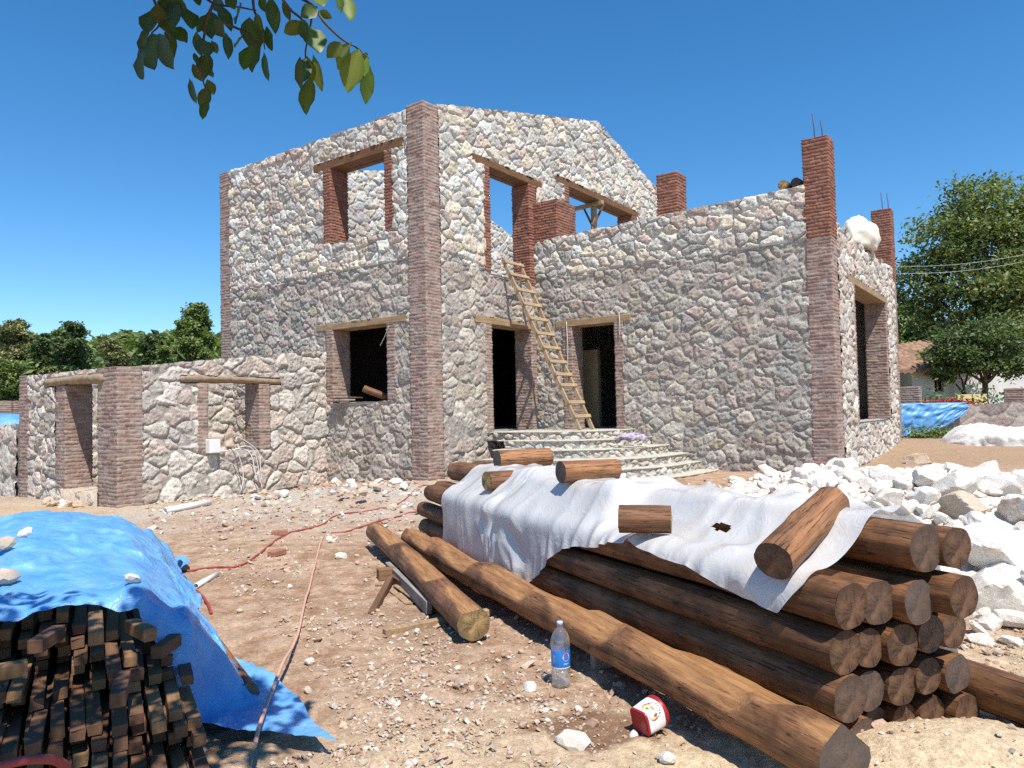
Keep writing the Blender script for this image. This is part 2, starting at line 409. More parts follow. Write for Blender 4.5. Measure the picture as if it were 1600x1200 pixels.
def make_ground():
    th = np.concatenate([np.linspace(-180, -48, 40)[:-1], np.linspace(-48, 48, 620), np.linspace(48, 180, 40)[1:-1]])
    rr = np.concatenate([np.linspace(0.3, 2.2, 14)[:-1], np.geomspace(2.2, 24, 430)[:-1], np.geomspace(24, 900, 80)])
    Tt, Rr = np.meshgrid(np.radians(th), rr, indexing='ij')
    X = Rr * np.sin(Tt); Y = Rr * np.cos(Tt)
    n1 = fbm(X * 0.9, Y * 0.9, 4.0, 5); n2 = fbm(X * 5.5, Y * 5.5, 2.0, 4); n3 = fbm(X * 19, Y * 19, 6.0, 3)
    near = np.clip(1.4 - Rr / 22, 0, 1)
    Zz = gz(X, Y) + near * (0.012 * n2 + 0.006 * n3)
    soil = np.array([0.30, 0.172, 0.10]); pale = np.array([0.49, 0.345, 0.235]); dust = np.array([0.45, 0.395, 0.33]); sand = np.array([0.66, 0.51, 0.33]); dark = np.array([0.16, 0.09, 0.052])
    C = mixc(soil, pale, sm(-0.6, 0.6, 0.28 * n1 + 0.75 * n2 + 0.12))
    C = mixc(C, dark, 0.65 * sm(0.15, 0.6, fbm(X * 0.55 + 9, Y * 0.55, 8.0, 3)) * sm(-0.4, 0.3, n2) * np.exp(-((X + 0.6) / 2.4) ** 2 - ((Y - 7.0) / 3.2) ** 2) * 1.6)
    wd = np.exp(-((Y - 12.3) / 2.4) ** 2) * sm(2.5, 0.5, X)
    C = mixc(C, dust, np.clip(wd * (0.75 + 0.8 * n1), 0, 0.95))
    C = mixc(C, np.array([0.52, 0.36, 0.19]), 0.6 * np.clip(np.exp(-((X + 8.0) / 2.2) ** 2 - ((Y - 12.6) / 1.2) ** 2), 0, 1))
    C = mixc(C, sand, np.clip(1.9 * np.exp(-((X - 1.7) / 1.3) ** 2 - ((Y - 2.9) / 0.66) ** 2) + 0.35 * n2 * np.exp(-((X - 1.2) / 1.5) ** 2 - ((Y - 3.2) / 1.2) ** 2), 0, 1))
    C = mixc(C, sand * 0.95, np.clip((0.75 + 0.9 * n1) * np.exp(-((X - 0.1) / 1.3) ** 2 - ((Y - 2.9) / 0.55) ** 2), 0, 0.9))
    C = mixc(C, sand, 0.6 * np.exp(-((X - 3.0) / 1.0) ** 2 - ((Y - 3.9) / 1.0) ** 2))
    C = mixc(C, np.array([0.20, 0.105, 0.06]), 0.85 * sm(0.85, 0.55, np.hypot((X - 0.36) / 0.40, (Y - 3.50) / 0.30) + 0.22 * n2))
    C = mixc(C, np.array([0.70, 0.65, 0.59]), sm(0.05, 0.15, heap(X, Y) + 0.05 * n2) * 0.92)
    C = mixc(C, np.array([0.36, 0.245, 0.155]), 0.85 * sm(13, 15, Y) * sm(5.5, 7.5, X) * sm(30, 22, Y))
    C = mixc(C, mixc((0.07, 0.10, 0.025), (0.16, 0.15, 0.055), sm(-0.3, 0.5, fbm(X * 0.12, Y * 0.12, 3, 4))), sm(19, 26, Y - 0.25 * np.clip(X, 0, 30)) * 0.97)
    V = np.stack([X, Y, Zz], -1).reshape(-1, 3)
    F = gridF(len(th), len(rr))[:, ::-1]
    t = NT('site_soil'); c = t.attr(); v = t.coord()
    f1 = t.noise(24, 8, 0.72); f2 = t.noise(95, 6, 0.7)
    vo = t.n('TexVoronoi'); vo.inputs['Scale'].default_value = 46; t.l(v, vo.inputs['Vector'])
    c = t.mix(c, t.ramp(f1, [(0.3, 0.62), (0.5, 1.0), (0.7, 1.32)]), 1.0, 'MULTIPLY')
    sp = t.n('Math', operation='MULTIPLY'); t.l(t.ramp(vo.outputs['Distance'], [(0.22, 1.0), (0.34, 0.0)]), sp.inputs[0]); t.l(t.ramp(t.n('SeparateColor').outputs[0] if False else f1, [(0.5, 0.0), (0.62, 0.8)]), sp.inputs[1])
    c = t.mix(c, (0.60, 0.50, 0.39), sp.outputs[0])
    c = t.mix(c, t.ramp(f2, [(0.3, 0.55), (0.55, 1.08)]), 0.8, 'MULTIPLY')
    h = t.n('Math', operation='ADD'); t.l(f1, h.inputs[0]); t.l(f2, h.inputs[1])
    m = t.done(t.bsdf(c, 0.95, t.bump(h.outputs[0], 0.7, 0.02), 0.15))
    o = link('ground', nmesh('ground', V, F, m, C.reshape(-1, 3)))
    o['kind'] = 'structure'
make_ground()

# ------------------------------------------------------------------ masonry
def stone_cells(s, t, seed, g):
    """irregular rubble pattern: distance to the joint, stone id, offset from the stone's middle"""
    ws = s + 0.045 * pn(s * 5, t * 5, seed) + 0.016 * pn(s * 19, t * 19, seed + 3)
    wt = t + 0.045 * pn(s * 5, t * 5, seed + 7) + 0.016 * pn(s * 19, t * 19, seed + 11)
    asp = 1.18
    x = ws / (g * asp); y = wt / g
    xi = np.floor(x).astype(int); yi = np.floor(y).astype(int)
    d1 = np.full(s.shape, 9.0); d2 = np.full(s.shape, 9.0); idx = np.zeros(s.shape); ox = np.zeros(s.shape); oy = np.zeros(s.shape)
    for a in range(-2, 3):
        for b in range(-2, 3):
            cx = xi + a; cy = yi + b
            for k in (0, 1):
                r1 = hash01(cx, cy, np.full_like(cx, seed * 10 + k)); r2 = hash01(cx, cy, np.full_like(cx, seed * 10 + 3 + k)); r3 = hash01(cx, cy, np.full_like(cx, seed * 10 + 6 + k))
                px = cx + 0.5 + (r1 - 0.5) * 1.0; py = cy + 0.5 + (r2 - 0.5) * 1.0
                dx = x - px; dy = y - py
                an = (r3 - 0.5) * 1.6; ca = np.cos(an); sa = np.sin(an); ex = (dx * ca + dy * sa) * (0.82 + 0.2 * r1); ey = (-dx * sa + dy * ca) * (1.05 + 0.2 * r2)
                d = np.maximum(np.hypot(ex, ey), 0.86 * np.maximum(np.abs(ex), np.abs(ey)) * 1.28)
                d = d - (r3 - 0.5) * 0.60 + (0.20 if k else 0.0)
                d = np.where((r3 < 0.26) if k == 0 else (r3 > 0.34), 9.0, d)
                c1 = d < d1
                d2 = np.where(c1, d1, np.minimum(d2, d)); ox = np.where(c1, dx, ox); oy = np.where(c1, dy, oy)
                idx = np.where(c1, r1 * 8191 + r2 * 67 + k, idx); d1 = np.where(c1, d, d1)
    return (d2 - d1) * 0.5 * g, idx, ox * g, oy * g
PAL_UP = np.array([[.60, .57, .51], [.67, .64, .58], [.54, .52, .475], [.61, .53, .46], [.66, .58, .46], [.47, .455, .425], [.58, .48, .42], [.69, .66, .60], [.50, .48, .445], [.63, .56, .46]])
PAL_LO = np.array([[.48, .44, .385], [.51, .44, .385], [.47, .385, .335], [.42, .39, .345], [.54, .485, .41], [.37, .35, .32], [.49, .39, .34], [.56, .51, .445], [.42, .345, .30], [.51, .435, .34]])
PAL_AN = np.array([[.60, .55, .485], [.63, .565, .50], [.58, .48, .42], [.66, .62, .545], [.54, .495, .435], [.61, .51, .44], [.56, .52, .46], [.59, .48, .405]])
PAL_LO = (PAL_LO * 0.80 + 0.20 * PAL_LO.mean(1, keepdims=True)) * np.array([1.02, 1.0, 0.955]); PAL_AN = (PAL_AN * 0.85 + 0.15 * PAL_AN.mean(1, keepdims=True)) * np.array([1.01, 1.0, 0.965]); PAL_UP = PAL_UP * np.array([1.01, 1.0, 0.965])
def stonework(seed, size, joint=None, palu=PAL_UP, pall=PAL_LO, size_lo=None, smear=0.35, lo=0.031):
    """joint: height above which the stones are still unpointed (deep dark joints)"""
    def f(s, t):
        hi = sm(-0.03, 0.03, t - joint + 0.02 * pn(s * 3, t * 0 + seed)) if joint is not None else np.zeros_like(s)
        e, idx, ox, oy = stone_cells(s, t, seed, size)
        if joint is not None:
            e2, i2, ox2, oy2 = stone_cells(s, t, seed + 5, size_lo or size)
            k = hi > 0.5
            e = np.where(k, e, e2); idx = np.where(k, idx, i2); ox = np.where(k, ox, ox2); oy = np.where(k, oy, oy2)
            e = np.minimum(e, np.abs(t - joint) + 0.004)
        ii = np.floor(idx * 7.31).astype(np.int64)
        r = [hash01(ii, np.full_like(ii, 100 + q)) for q in range(6)]
        ew = 0.235 * size
        x = np.clip((e - np.where(hi > 0.5, 0.002, 0.006)) / ew, 0, 1)
        dome = (1 - (1 - x) ** 3.0)
        n1 = fbm(s * 6 + r[0] * 50, t * 6, seed, 3); n2 = fbm(s * 17, t * 17, seed + 2.0, 3); n3 = pn(s * 48, t * 48, seed)
        ridg = 1 - np.abs(fbm(s * 8 + r[1] * 90, t * 8 + r[2] * 50, seed + 4, 3)) * 1.6
        amp = np.where(hi > 0.5, 0.048, lo)
        h = amp * dome + (ox * (r[0] - 0.5) + oy * (r[1] - 0.55)) * np.where(hi > 0.5, 0.24, 0.15) * dome + (r[2] - 0.5) * 0.028 * dome
        h = h + dome * (0.007 * n1 + 0.016 * ridg - 0.010 + 0.012 * n2 + 0.006 * n3)
        mort = np.where(hi > 0.5, -0.064 + 0.024 * sm(0.1, 0.6, n1), 0.005 + 0.007 * n1 + 0.004 * n2 + 0.003 * n3)
        stone = sm(-0.006, 0.008, h - mort)
        pu = palu[(r[3] * len(palu)).astype(int) % len(palu)]; pl = pall[(r[3] * len(pall)).astype(int) % len(pall)]
        c = np.where((hi > 0.5)[..., None], pu * 1.20, pl * 1.12) * (0.78 + 0.38 * r[4])[..., None]
        c = c * (1 + 0.14 * n1 + 0.10 * n2)[..., None]
        red = sm(0.25, 0.7, fbm(s * 5 + r[5] * 30, t * 5, seed + 8, 3)) * (r[5] > 0.45)
        c = mixc(c, np.array([.50, .33, .27]), 0.24 * red)
        mc = mixc(np.array([.38, .345, .295]), np.array([.50, .46, .40]), sm(-0.4, 0.5, n1))
        sme = smear * sm(0.0, 0.7, n1 + 0.5 * n2) * (hi < 0.5)
        c = mixc(c, mc, sme)
        mc = np.where((hi > 0.5)[..., None], np.array([.16, .15, .135]), mc)
        c = mixc(mc, c, stone)
        return np.maximum(h, mort), np.clip(c, 0.02, 0.85)
    return f
def brickwork(style, seed):
    cs = 0.066
    def f(s, t, L, side):
        n1 = fbm(s * 4, t * 4, seed + side * 3.1, 3); n2 = fbm(s * 25, t * 25, seed, 3)
        tw = t + 0.010 * pn(s * 2.2, t * 3.0, seed + side)
        c = np.floor(tw / cs); ft = tw - c * cs
        nb = max(1, round(L / 0.215)); bl = L / nb
        off = np.where(c.astype(int) % 2 == 0, 0.0, 0.5) * bl + (hash01(c.astype(int), np.full(c.shape, seed)) - 0.5) * 0.25 * bl
        k = np.floor((s + off) / bl); fs = (s + off) - k * bl
        ed = np.minimum(np.minimum(ft, cs - ft), np.minimum(fs, bl - fs))
        ed = np.where(np.minimum(s, L - s) < 0.02, np.minimum(ft, cs - ft), ed)
        ci = c.astype(int); ki = k.astype(int)
        r1 = hash01(ci, ki, np.full(ci.shape, seed + side)); r2 = hash01(ci, ki, np.full(ci.shape, seed + side + 50))
        new = style == 'new'
        m = sm(0.003, 0.010, ed + 0.002 * n2)
        h = m * (0.016 if new else 0.009) + (r2 - 0.5) * 0.012 * m + 0.005 * n2
        if new:
            b = mixc(np.array([.27, .105, .07]), np.array([.37, .165, .105]), r1); mo = np.array([.20, .155, .125])
            b = b * (1 + 0.22 * n1)[..., None]; col = mixc(mo + 0 * b, b, m)
        else:
            b = mixc(np.array([.275, .170, .135]), np.array([.43, .265, .205]), r1) * (1 + 0.2 * n1)[..., None]
            mo = np.array([.37, .325, .285])
            col = mixc(mo + 0 * b, b, m)
            col = mixc(col, np.array([.36, .305, .26]), 0.72 * sm(-0.45, 0.7, n1 + 0.6 * n2))
        return h, np.clip(col, 0.02, 0.8)
    return f
def lines(a, b, brk, ds):
    k = sorted({round(float(q), 4) for q in [a, b] + [q for q in brk if a < q < b]}); out = []
    for p, q in zip(k[:-1], k[1:]):
        n = max(1, math.ceil((q - p) / ds)); out += list(np.linspace(p, q, n, endpoint=False))
    return np.array(out + [k[-1]])
def relief(O, S, N, s0, s1, t0, t1, ds, holes, top, fn):
    """displaced stone face; holes = (s0,s1,t0,t1) left open"""
    s = lines(s0, s1, [h[i] for h in holes for i in (0, 1)], ds); t = lines(t0, t1, [h[i] for h in holes for i in (2, 3)], ds)
    Sg, Tg = np.meshgrid(s, t, indexing='ij')
    if top is not None: Tg = np.minimum(Tg, top(Sg) + 0.022 * pn(Sg * 4.5, 3.3) + 0.012 * pn(Sg * 13, 5.1))
    h, c = fn(Sg, Tg)
    P = np.asarray(O) + Sg[..., None] * S + Tg[..., None] * Z3 + h[..., None] * N
    F = gridF(len(s), len(t))
    sc = (s[:-1] + s[1:]) / 2; tcn = (t[:-1] + t[1:]) / 2
    keep = np.ones((len(s) - 1, len(t) - 1), bool)
    for a, b, p, q in holes: keep &= ~((sc > a)[:, None] & (sc < b)[:, None] & (tcn > p)[None, :] & (tcn < q)[None, :])
    hgt = np.minimum(Tg[:-1, 1:] - Tg[:-1, :-1], Tg[1:, 1:] - Tg[1:, :-1]); hg2 = np.maximum(Tg[:-1, 1:] - Tg[:-1, :-1], Tg[1:, 1:] - Tg[1:, :-1])
    keep &= hg2 > 1e-5
    F = F[keep.ravel()]
    if np.dot(np.cross(S, Z3), N) < 0: F = F[:, ::-1]
    used = np.unique(F); mp = np.full(P.shape[0] * P.shape[1], -1); mp[used] = np.arange(len(used))
    return P.reshape(-1, 3)[used], mp[F], c.reshape(-1, 3)[used]
def slab(O, S, N, s0, s1, t0, tops, thick, holes, knots=(), front=0.045):
    """the wall's body behind its stone face; tops(s) = height"""
    s = np.array(sorted({round(float(q), 4) for q in [s0, s1, *knots] + [h[i] for h in holes for i in (0, 1)] if s0 <= q <= s1}))
    t = sorted({round(float(q), 4) for q in [t0] + [h[i] for h in holes for i in (2, 3)] if q >= t0})
    ns, n_t = len(s), len(t) + 1
    T = np.tile(np.array(t + [0.0]), (ns, 1)); T[:, -1] = tops(s)
    fr = np.asarray(O) + s[:, None, None] * S + T[..., None] * Z3 - N * front; bk = fr - N * (thick - front)
    V = np.concatenate([fr.reshape(-1, 3), bk.reshape(-1, 3)]); m = ns * n_t
    occ = np.ones((ns - 1, n_t - 1), bool)
    for i in range(ns - 1):
        for j in range(n_t - 1):
            cs = (s[i] + s[i + 1]) / 2; ct = (T[i, j] + T[i, j + 1]) / 2
            if any(a < cs < b and p < ct < q for a, b, p, q in holes): occ[i, j] = False
    F = []; flip = np.dot(np.cross(S, Z3), N) < 0
    def q(a, b, c, d): F.append([a, b, c, d] if not flip else [d, c, b, a])
    I = lambda i, j: i * n_t + j
    for i in range(ns - 1):
        for j in range(n_t - 1):
            if not occ[i, j]: continue
            a, b, c, d = I(i, j), I(i + 1, j), I(i + 1, j + 1), I(i, j + 1)
            q(a, b, c, d); q(m + d, m + c, m + b, m + a)
            if i == 0 or not occ[i - 1, j]: q(a, d, m + d, m + a)
            if i == ns - 2 or not occ[i + 1, j]: q(b, m + b, m + c, c)
            if j == 0 or not occ[i, j - 1]: q(a, m + a, m + b, b)
            if j == n_t - 2 or not occ[i, j + 1]: q(d, c, m + c, m + d)
    return V, np.array(F)
def join(*pcs):
    V = []; F = []; C = []; n = 0
    for v, f, c in pcs:
        V.append(v); F.append(np.asarray(f) + n); C.append(np.tile(np.asarray(c, float), (len(v), 1)) if np.ndim(c) == 1 else c); n += len(v)
    return np.concatenate(V), np.concatenate(F), np.concatenate(C)
MORT = (.43, .41, .375)
def stone_wall(name, parent, S, N, O, s0, s1, t0, t1, fn, holes=(), top=None, thick=0.45, ds=0.019, rel_holes=(), knots=(), back=None, label=None, rs=None):
    tp = top or (lambda q: np.full(np.shape(q), t1))
    a, b = rs or (s0, s1)
    pcs = [(*slab(O, S, N, s0, s1, t0, tp, thick, holes, knots), MORT)]
    pcs.append(relief(O, S, N, a, b, t0, t1, ds, list(holes) + list(rel_holes), tp, fn))
    if back: pcs.append(relief(np.asarray(O) - N * thick, S, -N, back[0], back[1], back[2], t1, 0.03, list(holes), tp, fn))
    V, F, C = join(*pcs)
    o = part(name, V, F, M_STONE, parent, C, True, label)
    me = o.data; n0 = len(pcs[0][1]); sm_ = np.ones(len(me.polygons), bool); sm_[:n0] = False; me.polygons.foreach_set('use_smooth', sm_)
    return o
def brick_block(name, parent, u0, u1, v0, v1, z0, z1, style, seed, dh=0.021, split=None, label=None):
    """brick pier: one closed skin round four sides with a cap; split = height where fresh red brick begins"""
    cor = [(u0, v0), (u1, v0), (u1, v1), (u0, v1)]; nor = [(0, -1), (1, 0), (0, 1), (-1, 0)]
    pts = []; nrm = []; loc = []; Ls = []; sd_ = []
    for k in range(4):
        a = np.array(cor[k]); b = np.array(cor[(k + 1) % 4]); L = np.linalg.norm(b - a); n = max(3, math.ceil(L / dh))
        for i in range(n):
            f = i / n; pts.append(a + (b - a) * f); nn = np.array(nor[k], float)
            if i == 0: nn = nn + np.array(nor[k - 1])
            nrm.append(nn); loc.append(f * L); Ls.append(L); sd_.append(k)
    pts = np.array(pts); nrm = np.array(nrm); loc = np.array(loc); Ls = np.array(Ls); sd_ = np.array(sd_)
    t = np.linspace(z0, z1, max(3, math.ceil((z1 - z0) / 0.0125)))
    H = np.zeros((len(pts), len(t))); C = np.zeros((len(pts), len(t), 3))
    for k in range(4):
        q = np.where(sd_ == k)[0]
        Sg, Tg = np.meshgrid(loc[q], t, indexing='ij')
        h, c = brickwork(style if split is None else 'old', seed)(Sg, Tg, Ls[q[0]], k)
        if split is not None:
            h2, c2 = brickwork('new', seed)(Sg, Tg, Ls[q[0]], k); m = Tg > split; h = np.where(m, h2, h); c = np.where(m[..., None], c2, c)
        H[q] = h; C[q] = c
    uv = pts[:, None, :] + nrm[:, None, :] * H[..., None]
    P = C0 + uv[..., 0:1] * U3 + uv[..., 1:2] * V3 + t[None, :, None] * Z3
    n, m = H.shape
    i = np.arange(n)[:, None]; j = np.arange(m - 1)[None, :]; i2 = (i + 1) % n
    F = np.stack([i * m + j, i2 * m + j, i2 * m + j + 1, i * m + j + 1], -1).reshape(-1, 4)
    V = P.reshape(-1, 3); cen = V[[k * m + m - 1 for k in range(n)]].mean(0) + np.array([0, 0, 0.012])
    V = np.vstack([V, cen]); F = F.tolist() + [[k * m + m - 1, ((k + 1) % n) * m + m - 1, len(V) - 1] for k in range(n)]
    Cc = np.vstack([C.reshape(-1, 3), [[.5, .46, .42]]])
    return part(name, V, F, M_BRICK, parent, Cc, True, label)
def beam(name, parent, u0, u1, v0, v1, z0, z1, mat, bev=0.008, label=None):
    V, F = bev_box(*bbox(u0, u1, v0, v1, z0, z1), bev)
    # local axes along the building so that the grain follows the beam
    p = B((u0 + u1) / 2, (v0 + v1) / 2, (z0 + z1) / 2); Rm = np.stack([U3, V3, Z3], 1)
    if abs(u1 - u0) > abs(v1 - v0): Rm = np.stack([V3, U3, Z3], 1) * np.array([-1, 1, 1])
    par = np.array(parent.location) + (np.array(parent.parent.location) if parent.parent else 0)
    me = nmesh(name, (V - p) @ Rm, F, mat, None, False)
    o = link(name, me, parent); o.matrix_local = Matrix.Translation(Vector(p - par)) @ Matrix([list(r) for r in Rm]).to_4x4()
    if label: o['label'] = label
    return o

# ------------------------------------------------------------------ the stone house
house = thing('stone_house', 'two-storey roofless rubble stone house with brick corner pillars and lower wing', 'house', C0)
ZJ = 4.58
eave = lambda s: np.full(np.shape(s), 7.60)
gabl = lambda s: np.where(np.asarray(s) < 7.02, 7.62 + 0.2564 * np.asarray(s), 9.42 - 0.262 * (np.asarray(s) - 7.02))
wing = lambda s: 5.50 - 0.022 * np.asarray(s)
TH = 0.45
# window and door openings: (from, to, bottom, top) of the clear opening, brick widths, lintel
def opening(name, plane, c, a, b, z0, z1, wl, wr, la, lb, lt, style, mat, seed, bl=None, br=None, lin_label=None):
    """plane 'u': wall u = c (facing -u), opening along v from a to b; plane 'v': wall v = c (facing -v), opening along u"""
    g = sub(name, house)
    def blk(p, q, zb):
        if plane == 'u': brick_block('jamb', g, c - 0.022, c + TH, p, q, zb, z1, style, seed + int(abs(p) * 10))
        else: brick_block('jamb', g, p, q, c - 0.022, c + TH, zb, z1, style, seed + int(abs(p) * 10))
    blk(a - wl, a, bl if bl is not None else z0); blk(b, b + wr, br if br is not None else z0)
    k = 3; w = (TH + 0.03) / k                                    # three boards side by side across the wall
    for i in range(k):
        d0 = c - 0.035 + i * w; d1 = d0 + w - 0.008
        if plane == 'u': beam('lintel', g, d0, d1, la, lb, z1 + 0.002 + 0.012 * (i % 2), lt, mat, 0.007)
        else: beam('lintel', g, la, lb, d0, d1, z1 + 0.002 + 0.012 * (i % 2), lt, mat, 0.007)
    return g
def sill(name, g, plane, c, a, b, z0, seed):
    S, N, O = (V3, -U3, B(c, 0)) if plane == 'u' else (U3, -V3, B(0, c))
    s = np.linspace(a, b, 40); d = np.linspace(-0.03, TH, 14); Sg, D = np.meshgrid(s, d, indexing='ij')
    h = z0 + 0.012 + 0.014 * fbm(Sg * 6, D * 6, seed, 3)
    P = O + Sg[..., None] * S - D[..., None] * N + h[..., None] * Z3
    Vf = P[:, 0] - Z3 * 0.05
    F = gridF(40, 14); V = np.vstack([P.reshape(-1, 3), Vf])
    F = F.tolist() + [[i * 14, (i + 1) * 14, 560 + i + 1, 560 + i] for i in range(39)]
    if plane == 'v': F = [f[::-1] for f in F]
    part(name, V, F, M_CONC, g)
# eave wall (left in the picture)
hw = [(0.84, 2.95, 5.24, 6.87), (0.54, 3.28, 6.88, 7.06), (0.85, 2.93, 1.78, 3.34), (0.50, 3.25, 3.34, 3.47)]
core_h = [(1.06, 2.74, 5.20, 6.95), (1.07, 2.72, 1.74, 3.40)]
stone_wall('eave_wall', house, V3, -U3, B(0, 0), 0.30, 6.60, -0.1, 7.65, stonework(3, 0.20, ZJ, size_lo=0.215), core_h, eave, ds=0.0185, rel_holes=hw, rs=(0.415, 6.485))
g = opening('window_opening', 'u', 0.0, 1.06, 2.74, 5.24, 6.88, 0.21, 0.21, 0.54, 3.28, 7.07, 'new', M_LINTELD, 20); sill('sill', g, 'u', 0.0, 1.06, 2.74, 5.20, 1)
g = opening('window_opening', 'u', 0.0, 1.07, 2.72, 1.78, 3.34, 0.22, 0.21, 0.50, 3.25, 3.475, 'old', M_LINTEL, 21); sill('sill', g, 'u', 0.0, 1.07, 2.72, 1.75, 2)
# gable wall
gh = [(1.88, 3.88, 4.55, 6.87), (1.46, 4.16, 6.87, 7.03), (5.19, 9.25, 4.6, 7.22), (4.80, 9.40, 7.22, 7.39), (1.84, 3.78, 1.08, 3.40), (1.50, 4.0, 3.40, 3.555)]
gc = [(2.06, 3.60, 4.5, 6.95), (5.40, 9.0, 4.55, 7.30), (2.05, 3.58, 1.05, 3.47)]
stone_wall('gable_wall', house, U3, -V3, B(0, 0), 0.30, 14.0, -0.1, 9.5, stonework(5, 0.225, ZJ, size_lo=0.23), gc, gabl, ds=0.0195, rel_holes=gh + [(3.80, 14.1, -0.2, 4.9), (11.6, 14.1, 0, 7.4)], knots=(7.02,), rs=(0.405, 14.0))
g = opening('window_opening', 'v', 0.0, 2.06, 3.60, 4.55, 6.87, 0.18, 0.28, 1.46, 4.16, 7.03, 'new', M_LINTELD, 22, br=4.45); sill('sill', g, 'v', 0.0, 2.06, 3.60, 4.5, 3)
g = opening('window_opening', 'v', 0.0, 5.40, 9.00, 4.60, 7.22, 0.21, 0.25, 4.80, 9.40, 7.39, 'new', M_LINTELD, 23)
g = opening('doorway', 'v', 0.0, 2.05, 3.58, 1.08, 3.40, 0.21, 0.20, 1.50, 4.00, 3.555, 'old', M_LINTEL, 24)
# wing: front wall and end wall
bh = [(-2.30, -0.76, 1.06, 3.41), (-2.48, -0.58, 3.41, 3.56)]; bc = [(-2.10, -1.0, 1.05, 3.47)]
stone_wall('wing_wall', house, V3, -U3, B(3.80, 0), -6.30, 0.02, -0.1, 5.75, stonework(8, 0.215, 4.60, size_lo=0.205, smear=0.25), bc, wing, ds=0.0185, rel_holes=bh, rs=(-6.20, 0.0))
g = opening('doorway', 'u', 3.80, -2.10, -1.00, 1.08, 3.41, 0.20, 0.24, -2.48, -0.58, 3.56, 'old', M_LINTEL, 25)
endtop = lambda s: 4.92 + 0.07 * np.sin(np.asarray(s) * 5.0) - 0.04 * np.sin(np.asarray(s) * 11.0)
eh = [(5.51, 9.46, 1.14, 3.95), (5.07, 9.50, 3.95, 4.10)]; ec = [(5.69, 9.30, 1.10, 4.0)]
stone_wall('wing_wall', house, U3, -V3, B(0, -6.60), 4.00, 10.80, -0.1, 5.1, stonework(12, 0.20, None, palu=PAL_AN, pall=PAL_AN, lo=0.044, smear=0.1), ec, endtop, ds=0.021, rel_holes=eh, rs=(4.20, 10.62), knots=list(np.linspace(4.2, 10.6, 24)))
g = opening('window_opening', 'v', -6.60, 5.69, 9.30, 1.14, 3.95, 0.18, 0.16, 5.07, 9.50, 4.10, 'old', M_LINTEL, 26); sill('sill', g, 'v', -6.60, 5.69, 9.30, 1.11, 5)
# walls out of sight of the front: back gable (seen from inside through the openings), rear and far walls, inner walls, two of them added to keep the wing's door room dark
stone_wall('gable_wall', house, U3, -V3, B(0, 6.45), 0.45, 14.0, -0.1, 9.5, stonework(15, 0.22, 0.0), [], gabl, ds=0.026, rel_holes=[(0, 14.1, -0.2, 4.3)], knots=(7.02,), rs=(0.46, 13.5), label='far gable wall, seen through the upper windows')
P_, F_ = slab(B(14.0, 0), V3, U3, 0.42, 6.46, -0.1, eave, 0.45, []); part('eave_wall', P_, F_, M_STONE, house, np.tile(np.array([.42, .4, .37]), (len(P_), 1)), False)
P_, F_ = slab(B(11.0, 0), V3, U3, -6.2, -0.02, -0.1, lambda s: np.full(np.shape(s), 4.9), 0.45, []); part('wing_wall', P_, F_, M_STONE, house, np.tile(np.array([.42, .4, .37]), (len(P_), 1)), False)
for a in ((0.43, 13.55, 0.46, 6.44, 4.20, 4.42), (4.26, 10.55, -6.14, -0.02, 4.22, 4.42)):
    V_, F_ = bbox(*a); part('floor_slab', V_, F_, M_CONC, house, None, False)
for a in ((0.43, 13.55, 0.46, 6.44, 0.90, 1.07), (4.26, 10.55, -6.14, -0.02, 0.90, 1.07)):
    V_, F_ = bbox(*a); part('floor_slab', V_, F_, M_CONC, house, None, False)
V_, F_ = bbox(7.6, 7.8, -6.13, -0.05, 1.08, 4.2); part('partition_or_light_stop', V_, F_, M_DARK, house, None, False)  # added behind the wing doorway to cut the light inside
V_, F_ = bbox(4.26, 7.59, -3.2, -3.05, 1.08, 4.2); part('partition_or_light_stop', V_, F_, M_DARK, house, None, False)  # added to shut off the end window's light from the door room
V_, F_ = bbox(5.0, 5.12, -0.98, -0.06, 1.08, 2.95); part('partition_or_light_stop', V_, F_, M_BLOCKWALL, house, None, False)
V_, F_ = bbox(0.5, 13.5, 4.2, 4.35, 1.08, 4.19); part('partition_or_light_stop', V_, F_, M_DARK, house, None, False)
# brick pillars
brick_block('brick_pillar', house, -0.02, 0.41, -0.02, 0.43, -0.1, 7.66, 'old', 31, label='tall pinkish brick pillar on the near corner')
brick_block('brick_pillar', house, -0.02, 0.41, 6.47, 6.90, -0.1, 7.62, 'old', 32)
pc = brick_block('brick_pillar', house, 3.78, 4.24, -6.62, -6.18, -0.1, 6.50, 'old', 33, split=4.62, label='brick corner pillar of the wing, fresh red bricks above grey ones')
pf = brick_block('brick_pillar', house, 10.60, 11.04, -6.62, -6.18, -0.1, 6.58, 'old', 34, split=4.62)
brick_block('brick_pillar', house, 3.80, 4.25, -3.64, -3.20, 5.52, 6.45, 'new', 35, label='short red brick pillar standing on top of the wing wall')
brick_block('brick_pillar', house, 3.78, 4.60, -0.67, -0.03, 5.44, 6.42, 'new', 36, label='low wide red brick pier beside the upper window')
for pil, u, v, z, hs in ((pc, 3.98, -6.36, 6.49, (0.42, 0.30)), (pf, 10.8, -6.42, 6.57, (0.40, 0.36))):
    for i, hh in enumerate(hs):
        V_, F_ = tube([B(u, v - i * 0.14, z - 0.2), B(u + 0.01, v - i * 0.14 + 0.01, z + hh * 0.6), B(u - 0.02, v - i * 0.14 + 0.03, z + hh * 1.25)], 0.009, 6)
        part('rebar', V_, F_, M_STEEL, pil)
